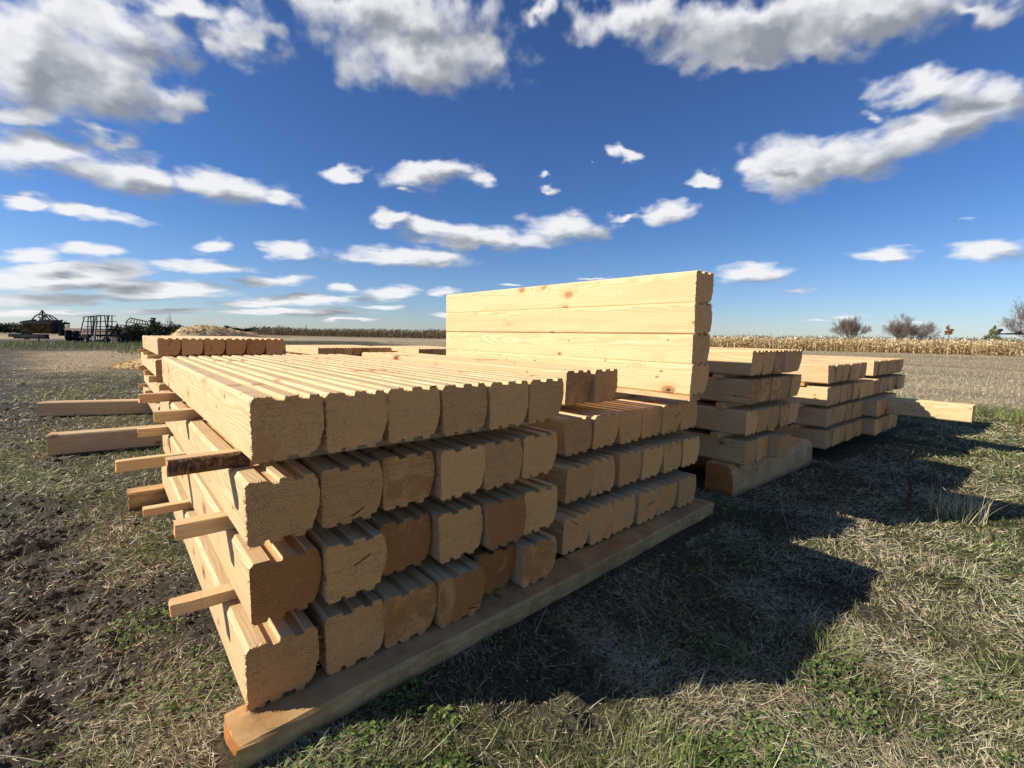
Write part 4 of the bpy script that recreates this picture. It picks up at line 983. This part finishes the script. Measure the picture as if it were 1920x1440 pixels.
# brush growing round the implements
for px, d, w, h, lab in ((252, 58, 1.9, 1.5, 'dark bramble bush in front of the folded implement'), (285, 57, 2.1, 1.7, 'dark bush behind the corner of the rear log stack'), (318, 60, 1.9, 1.45, 'bush with red-brown leaves just left of the sawdust heap'), (338, 63, 1.5, 1.3, 'low bush partly behind the sawdust heap')):
    x, y = dirpt(px, 630, d)
    leafy('bush', x, y, [(0, 0, h * .5, w, w * .8, h * .5), (w * .4, 0, h * .75, w * .5, w * .5, h * .35), (-w * .5, .2, h * .6, w * .6, w * .6, h * .4)], 3000, .16, M_LEAF, lab, 'bush')
x, y = dirpt(322, 630, 61); branchy('sapling', x, y, 1.6, 2.9, 33, TWIG, 'thin leafless saplings sticking up left of the sawdust heap', 'sapling', trunks=6, depth=2, lean=.4, twig=.03)
x, y = dirpt(22, 618, 150)
leafy('bush', x, y, [(0, 0, .9, 4.5, 3, 1.1), (-5, 0, .8, 5, 3, .9), (4, 0, .6, 3, 2, .8)], 5200, .35, M_LEAF, 'dark hedge at the far left behind the seed drill', 'hedge', stem=False)
for px, d, w, h, lab in ((103, 420, 6, 5.5, 'small dark tree on the far horizon, right of the seed drill'), (112, 430, 5, 4.2, 'smaller dark tree beside its neighbour on the far horizon'), (125, 400, 2.6, 6.0, 'narrow dark tree alone on the far left horizon'),
                         (423, 520, 8, 6.5, 'dark tree clump on the horizon above the sawdust heap'), (574, 600, 3, 10, 'lone narrow tree on the horizon over the field'), (1030, 700, 8, 6, 'far tree hidden behind the standing wall')):
    if px == 1030: continue
    x, y = dirpt(px, 618, d)
    leafy('distant_tree', x, y, [(0, 0, h * .55, w * .5, w * .5, h * .45), (w * .25, 0, h * .4, w * .35, w * .35, h * .35)], 700, w * .10, M_LEAF, lab, 'tree', 'trees on the far horizon', stem=False)
def far_woods():
    P = []; S = []
    for px in range(436, 545, 1):
        P.append((px, 640)); S.append(3.0 + 3.5 * vnoise(np.array([px * .17]), np.array([1.]), 4)[0])
    for px in range(545, 860, 2):
        P.append((px, 900)); S.append(3.0 + 5.5 * max(0, vnoise(np.array([px * .09]), np.array([3.]), 9)[0] - .25))
    for px in range(800, 846, 1):
        P.append((px, 760)); S.append(4.5 + 4 * vnoise(np.array([px * .2]), np.array([7.]), 9)[0])
    for px in range(1340, 1960, 3):
        P.append((px, 800)); S.append(4.0 + 3.0 * vnoise(np.array([px * .07]), np.array([5.]), 2)[0])
    for px in range(-120, 100, 2):
        P.append((px, 700)); S.append(3.0 + 4.0 * vnoise(np.array([px * .05]), np.array([6.]), 2)[0])
    bs = []; hs_ = []
    for (px, d), s in zip(P, S):
        x, y = dirpt(px, 620, d); k = 26
        q = RNG.normal(0, 1, (k, 3)) * (1.6, 1.6, s * .28) + (x, y, s * .45); q[:, 2] = np.abs(q[:, 2]); bs.append(q)
    b = np.concatenate(bs); n = len(b)
    V, F, kk = ribbons(b, U(n, 0, 6.28), U(n, .7, 1.6), U(n, .6, 1.2), U(n, 0, 1), RNG.normal(0, .5, n), 1, taper=.6)
    tag(link('distant_woods', mesh_np('distant_woods', V, F, {'rnd': np.repeat(RNG.random(n) * .8, kk)}, M_LEAF)), 'thin dark line of far-off woods along the horizon', 'woods', None, 'stuff')
far_woods()

# ------------------------------------------------------------------ farm implements at the left
def frame_at(px0, d, px1=None):
    """placement so that local +X runs to the right across the view, +Y away, +Z up"""
    x, y = dirpt(px0, 640, d); return (x, y, 0), math.atan2(RT.y, RT.x)
def implement(name, loc, rz, label, cat):
    r = bpy.data.objects.new(name, None); COL.objects.link(r); r.location = loc; r.rotation_euler = (0, 0, rz)
    return tag(r, label, cat)
def part(mb, name, mat, parent, label=None):
    o = mb.build(name, mat, parent)
    if label: o['label'] = label
    return o
K = 1 / 114.0
def seeder():
    loc, rz = frame_at(12, 62.5); R = implement('seed_drill', loc, rz, 'big rusty seed drill with an arched frame and hopper parked on the grass', 'farm implement')
    def p(cx, cz, y=0.0): return ((cx - 70) * K, y, (470 - cz) * K)
    hp = MB()
    # hopper: trapezoid bin
    x0, x1 = p(240, 0)[0], p(520, 0)[0]; zt, zb = p(0, 285)[2], p(0, 385)[2]
    hp.add([(x0, 0, zt), (x1, 0, zt), (x1, 1.6, zt), (x0, 1.6, zt), (x0 + .25, .35, zb), (x1 - .18, .35, zb), (x1 - .18, .95, zb), (x0 + .25, .95, zb)],
           [(0, 1, 2, 3), (4, 7, 6, 5), (0, 4, 5, 1), (1, 5, 6, 2), (2, 6, 7, 3), (3, 7, 4, 0)])
    for t in (.2, .5, .8): hp.tube((x0 + (x1 - x0) * t, -.02, zt), (x0 + (x1 - x0) * (t * .85 + .08), .43, zb), .05)
    hp.tube((x0 + .4, -.05, zt - .2), ((x0 + x1) / 2, .2, zb + .1), .06); hp.tube((x1 - .4, -.05, zt - .2), ((x0 + x1) / 2, .2, zb + .1), .06)
    part(hp, 'hopper', RUSTY, R)
    ld = MB(); ld.box(x0 - .1, x1 + .32, -.1, 1.7, zt + .003, zt + .16)
    for i in range(12):
        a = x0 + i * (x1 - x0 + .3) / 12; ld.tube((a, 0, zt + .14), (a + .25, .4 + (i % 3) * .3, zt + .25 + .10 * (i % 2)), .065)
    part(ld, 'lid', DARK_STEEL, R)
    ar = MB(); arc = [(288, 255), (305, 232), (330, 208), (355, 192), (372, 188), (400, 194), (430, 206), (462, 228), (492, 255)]
    ar.path([p(*q, .5) for q in arc], .055); ar.path([p(*q, 1.2) for q in arc], .055)
    ar.tube(p(372, 255, .8), p(372, 145, .8), .07); ar.path([p(372, 150, .8), p(350, 170, .8), p(342, 200, .8)], .04)
    for a, b in (((375, 150), (440, 205)), ((440, 205), (512, 252)), ((380, 190), (425, 252)), ((405, 195), (470, 252)), ((330, 208), (380, 255))): ar.tube(p(*a, .8), p(*b, .6), .05)
    part(ar, 'arched_frame', DARK_STEEL, R)
    dr = MB(); dr.box(p(70, 0)[0], p(455, 0)[0], .2, .5, p(0, 425)[2], p(0, 392)[2]); dr.box(p(200, 0)[0], p(610, 0)[0], .7, .9, p(0, 385)[2], p(0, 368)[2])
    for c in range(120, 470, 30): dr.box(p(c, 0)[0], p(c, 0)[0] + .12, .2, .45, p(0, 440)[2], p(0, 422)[2])
    dr.tube(p(410, 395, -.1), p(413, 466, -.1), .06)
    for (a, b, c, d) in ((520, 250, 545, 380), (545, 245, 575, 330), (575, 300, 600, 405), (600, 330, 620, 400), (520, 380, 620, 370)): dr.tube(p(a, b, .3), p(c, d, .3), .08)
    dr.box(p(520, 0)[0], p(560, 0)[0], .1, .9, p(0, 360)[2], p(0, 245)[2]); dr.box(p(595, 0)[0], p(622, 0)[0], .1, .5, p(0, 405)[2], p(0, 330)[2])
    part(dr, 'chassis', DARK_STEEL, R)
    for (c, z, rr, w, y, ax) in ((235, 395, .46, .3, .4, (0, 1, 0)), (662, 402, .50, .40, .5, (1, .5, 0)), (728, 405, .49, .40, .6, (1, .5, 0)), (775, 432, .33, .26, .8, (1, .5, 0))):
        q = p(c, z, y); m = MB(); m.wheel((q[0], q[1], max(rr - .05, q[2])), ax, rr, w); wo = part(m, 'wheel', RUBBER, R)
        m = MB(); m.tube(Vector((q[0], q[1], max(rr - .05, q[2]))) - Vector(ax) * w * .3, Vector((q[0], q[1], max(rr - .05, q[2]))) + Vector(ax) * w * .3, rr * .57, k=16); part(m, 'rim', DARK_STEEL, wo)
seeder()
def harrow():
    loc, rz = frame_at(154, 58); R = implement('folding_harrow', loc, rz, 'tall folded harrow with upright lattice wings standing in the grass', 'farm implement')
    s = 58 / 62.5
    def p(cx, cz, y=0.0): return ((cx - 870) * K * s, y, (470 - cz) * K * s)
    w = MB()
    bars = [((912, 195), (874, 380)), ((930, 190), (928, 395)), ((962, 186), (955, 385)), ((985, 182), (1000, 390)), ((1010, 180), (985, 388)), ((1042, 176), (1036, 440)), ((1058, 230), (1028, 390)), ((1110, 168), (1150, 385)), ((1135, 168), (1100, 400)), ((1165, 170), (1192, 300)), ((1192, 170), (1200, 385))]
    for i, (a, b) in enumerate(bars): w.tube(p(*a, (i % 3) * .25), p(*b, (i % 3) * .25 - .2), .045)
    for pts in ([(908, 195), (930, 188), (1000, 180), (1080, 171), (1210, 171)], [(925, 240), (1040, 235), (1200, 232), (1225, 236)], [(918, 296), (1060, 292), (1190, 290)], [(900, 330), (1060, 325), (1190, 322)], [(890, 352), (1130, 345)]):
        for yy in (-.1, .45): w.path([p(*q, yy) for q in pts], .035)
    part(w, 'left_wing', DARK_STEEL, R)
    m = MB()
    for a, b in (((1082, 168), (1070, 280)), ((1070, 280), (1046, 390)), ((1046, 390), (1030, 458))): m.tube(p(*a, -.3), p(*b, -.3), .065)
    part(m, 'drawbar', PALE_STEEL, R)
    w = MB()
    bars = [((1240, 250), (1245, 380)), ((1232, 275), (1190, 385)), ((1245, 270), (1300, 385)), ((1330, 275), (1300, 380)), ((1340, 290), (1318, 350)), ((1290, 270), (1260, 330)), ((1215, 300), (1180, 390))]
    for i, (a, b) in enumerate(bars): w.tube(p(*a, .3), p(*b, .1), .045)
    for pts in ([(1225, 272), (1340, 272)], [(1190, 320), (1320, 318)], [(1200, 296), (1300, 300)], [(1160, 350), (1310, 350)]): w.path([p(*q, .3) for q in pts], .035)
    part(w, 'right_wing', DARK_STEEL, R)
    c = MB(); c.box(p(860, 0)[0], p(1350, 0)[0], .1, .35, p(0, 400)[2], p(0, 378)[2]); c.box(p(835, 0)[0], p(940, 0)[0], .0, .3, p(0, 420)[2], p(0, 398)[2])
    for a in range(880, 1350, 24): c.tube(p(a, 395, .2), p(a + 8, 450, .1), .035)
    for a in range(940, 1130, 26): c.box(p(a, 0)[0], p(a + 14, 0)[0], -.05, .1, p(0, 458)[2], p(0, 440)[2])
    part(c, 'toolbar', DARK_STEEL, R)
    for (cx, cz, rr, y) in ((870, 430, .28, .4), (905, 434, .28, .1), (1140, 430, .30, 0), (1285, 428, .31, .2), (1325, 432, .28, .5)):
        q = p(cx, cz, y); m = MB(); m.wheel((q[0], q[1], rr - .04), (.35, 1, 0), rr, .25); wo = part(m, 'wheel', RUBBER, R)
        m = MB(); a = Vector((q[0], q[1], rr - .04)); d = Vector((.35, 1, 0)).normalized(); m.tube(a - d * .08, a + d * .08, rr * .57, k=14); part(m, 'rim', PALE_STEEL, wo)
harrow()
def tiller():
    loc, rz = frame_at(240, 63); R = implement('folded_cultivator', loc, rz, 'folded cultivator with slanted lattice panel and tall post among bushes', 'farm implement')
    def p(cx, cz, y=0.0): return ((cx - 1355) * K, y, (470 - cz) * K)
    w = MB(); P_ = [(1350, 240), (1398, 196), (1590, 235), (1602, 272), (1470, 262), (1350, 300)]
    w.path([p(*q, 0) for q in P_ + [P_[0]]], .05)
    for t in range(1, 7):
        a = (1398 + t * 28, 196 + t * 5.7); b = (1358 + t * 36, 243 + t * 4.5); w.tube(p(*a), p(*b), .04)
    w.path([p(1352, 243), p(1470, 262), p(1600, 276)], .04); w.path([p(1352, 300), p(1420, 282), p(1480, 262)], .035)
    part(w, 'lattice_panel', DARK_STEEL, R)
    m = MB(); m.box(p(1625, 0)[0], p(1655, 0)[0], 0, .3, .3, p(0, 215)[2]); m.box(p(1630, 0)[0], p(1662, 0)[0], .05, .4, p(0, 212)[2], p(0, 190)[2]); m.tube(p(1665, 205, .1), p(1668, 300, .1), .09); m.tube(p(1600, 225, .1), p(1640, 240, .1), .07)
    part(m, 'post', DARK_STEEL, R)
    c = MB(); c.box(p(1340, 0)[0], p(1670, 0)[0], .1, .4, .4, .55)
    for a, b in ((1350, 300), (1470, 262), (1600, 275)): c.tube(p(a, b, .1), p(a + 8, 410, .2), .06)
    part(c, 'toolbar', DARK_STEEL, R)
    for cx in (1375, 1520, 1640):
        q = p(cx, 0, .2); mm = MB(); mm.wheel((q[0], q[1], .27), (.2, 1, 0), .29, .2); part(mm, 'wheel', RUBBER, R)
tiller()
# dark arm behind the corn at the right
def arm():
    x, y = dirpt(1872, 630, 76); R = bpy.data.objects.new('loading_arm', None); COL.objects.link(R); R.location = (x, y, 0)
    R.rotation_euler = (0, 0, math.atan2(RT.y, RT.x))
    tag(R, 'dark horizontal metal arm with a bulky end above the corn at the right edge', 'farm implement')
    m = MB(); m.tube((0, 0, 2.22), (9.0, 0, 2.30), .07, .07, 8); m.tube((.8, 0, 2.3), (9, 0, 2.38), .03); part(m, 'arm', DARK_STEEL, R)
    m = MB(); m.tube((-.3, 0, 2.1), (-.05, 0, 2.6), .13, .16, 8); m.tube((-.05, 0, 2.62), (.35, 0, 2.66), .15, .12, 8); m.tube((.05, 0, 2.2), (.2, 0, 2.6), .07); m.box(2.1, 2.4, -.12, .12, 2.26, 2.5); part(m, 'arm_head', DARK_STEEL, R)
    m = MB(); m.tube((8.5, .1, 0), (8.5, .1, 2.3), .1); part(m, 'post', DARK_STEEL, R)
arm()
def trailer():
    x, y = dirpt(1846, 630, 78); R = bpy.data.objects.new('water_tank', None); COL.objects.link(R); R.location = (x, y, 0)
    tag(R, 'small pale upright tank with dark bands left of the olive shrub', 'tank')
    m = MB(); m.tube((0, 0, 0), (0, 0, 1.75), .22, .22, 16); m.tube((0, 0, 1.75), (0, 0, 1.92), .22, .08, 16); part(m, 'tank_body', PALE_STEEL, R)
    m = MB()
    for z in (.5, 1.1, 1.6): m.tube((0, 0, z), (0, 0, z + .08), .235, .235, 16)
    part(m, 'bands', DARK_STEEL, R)
trailer()
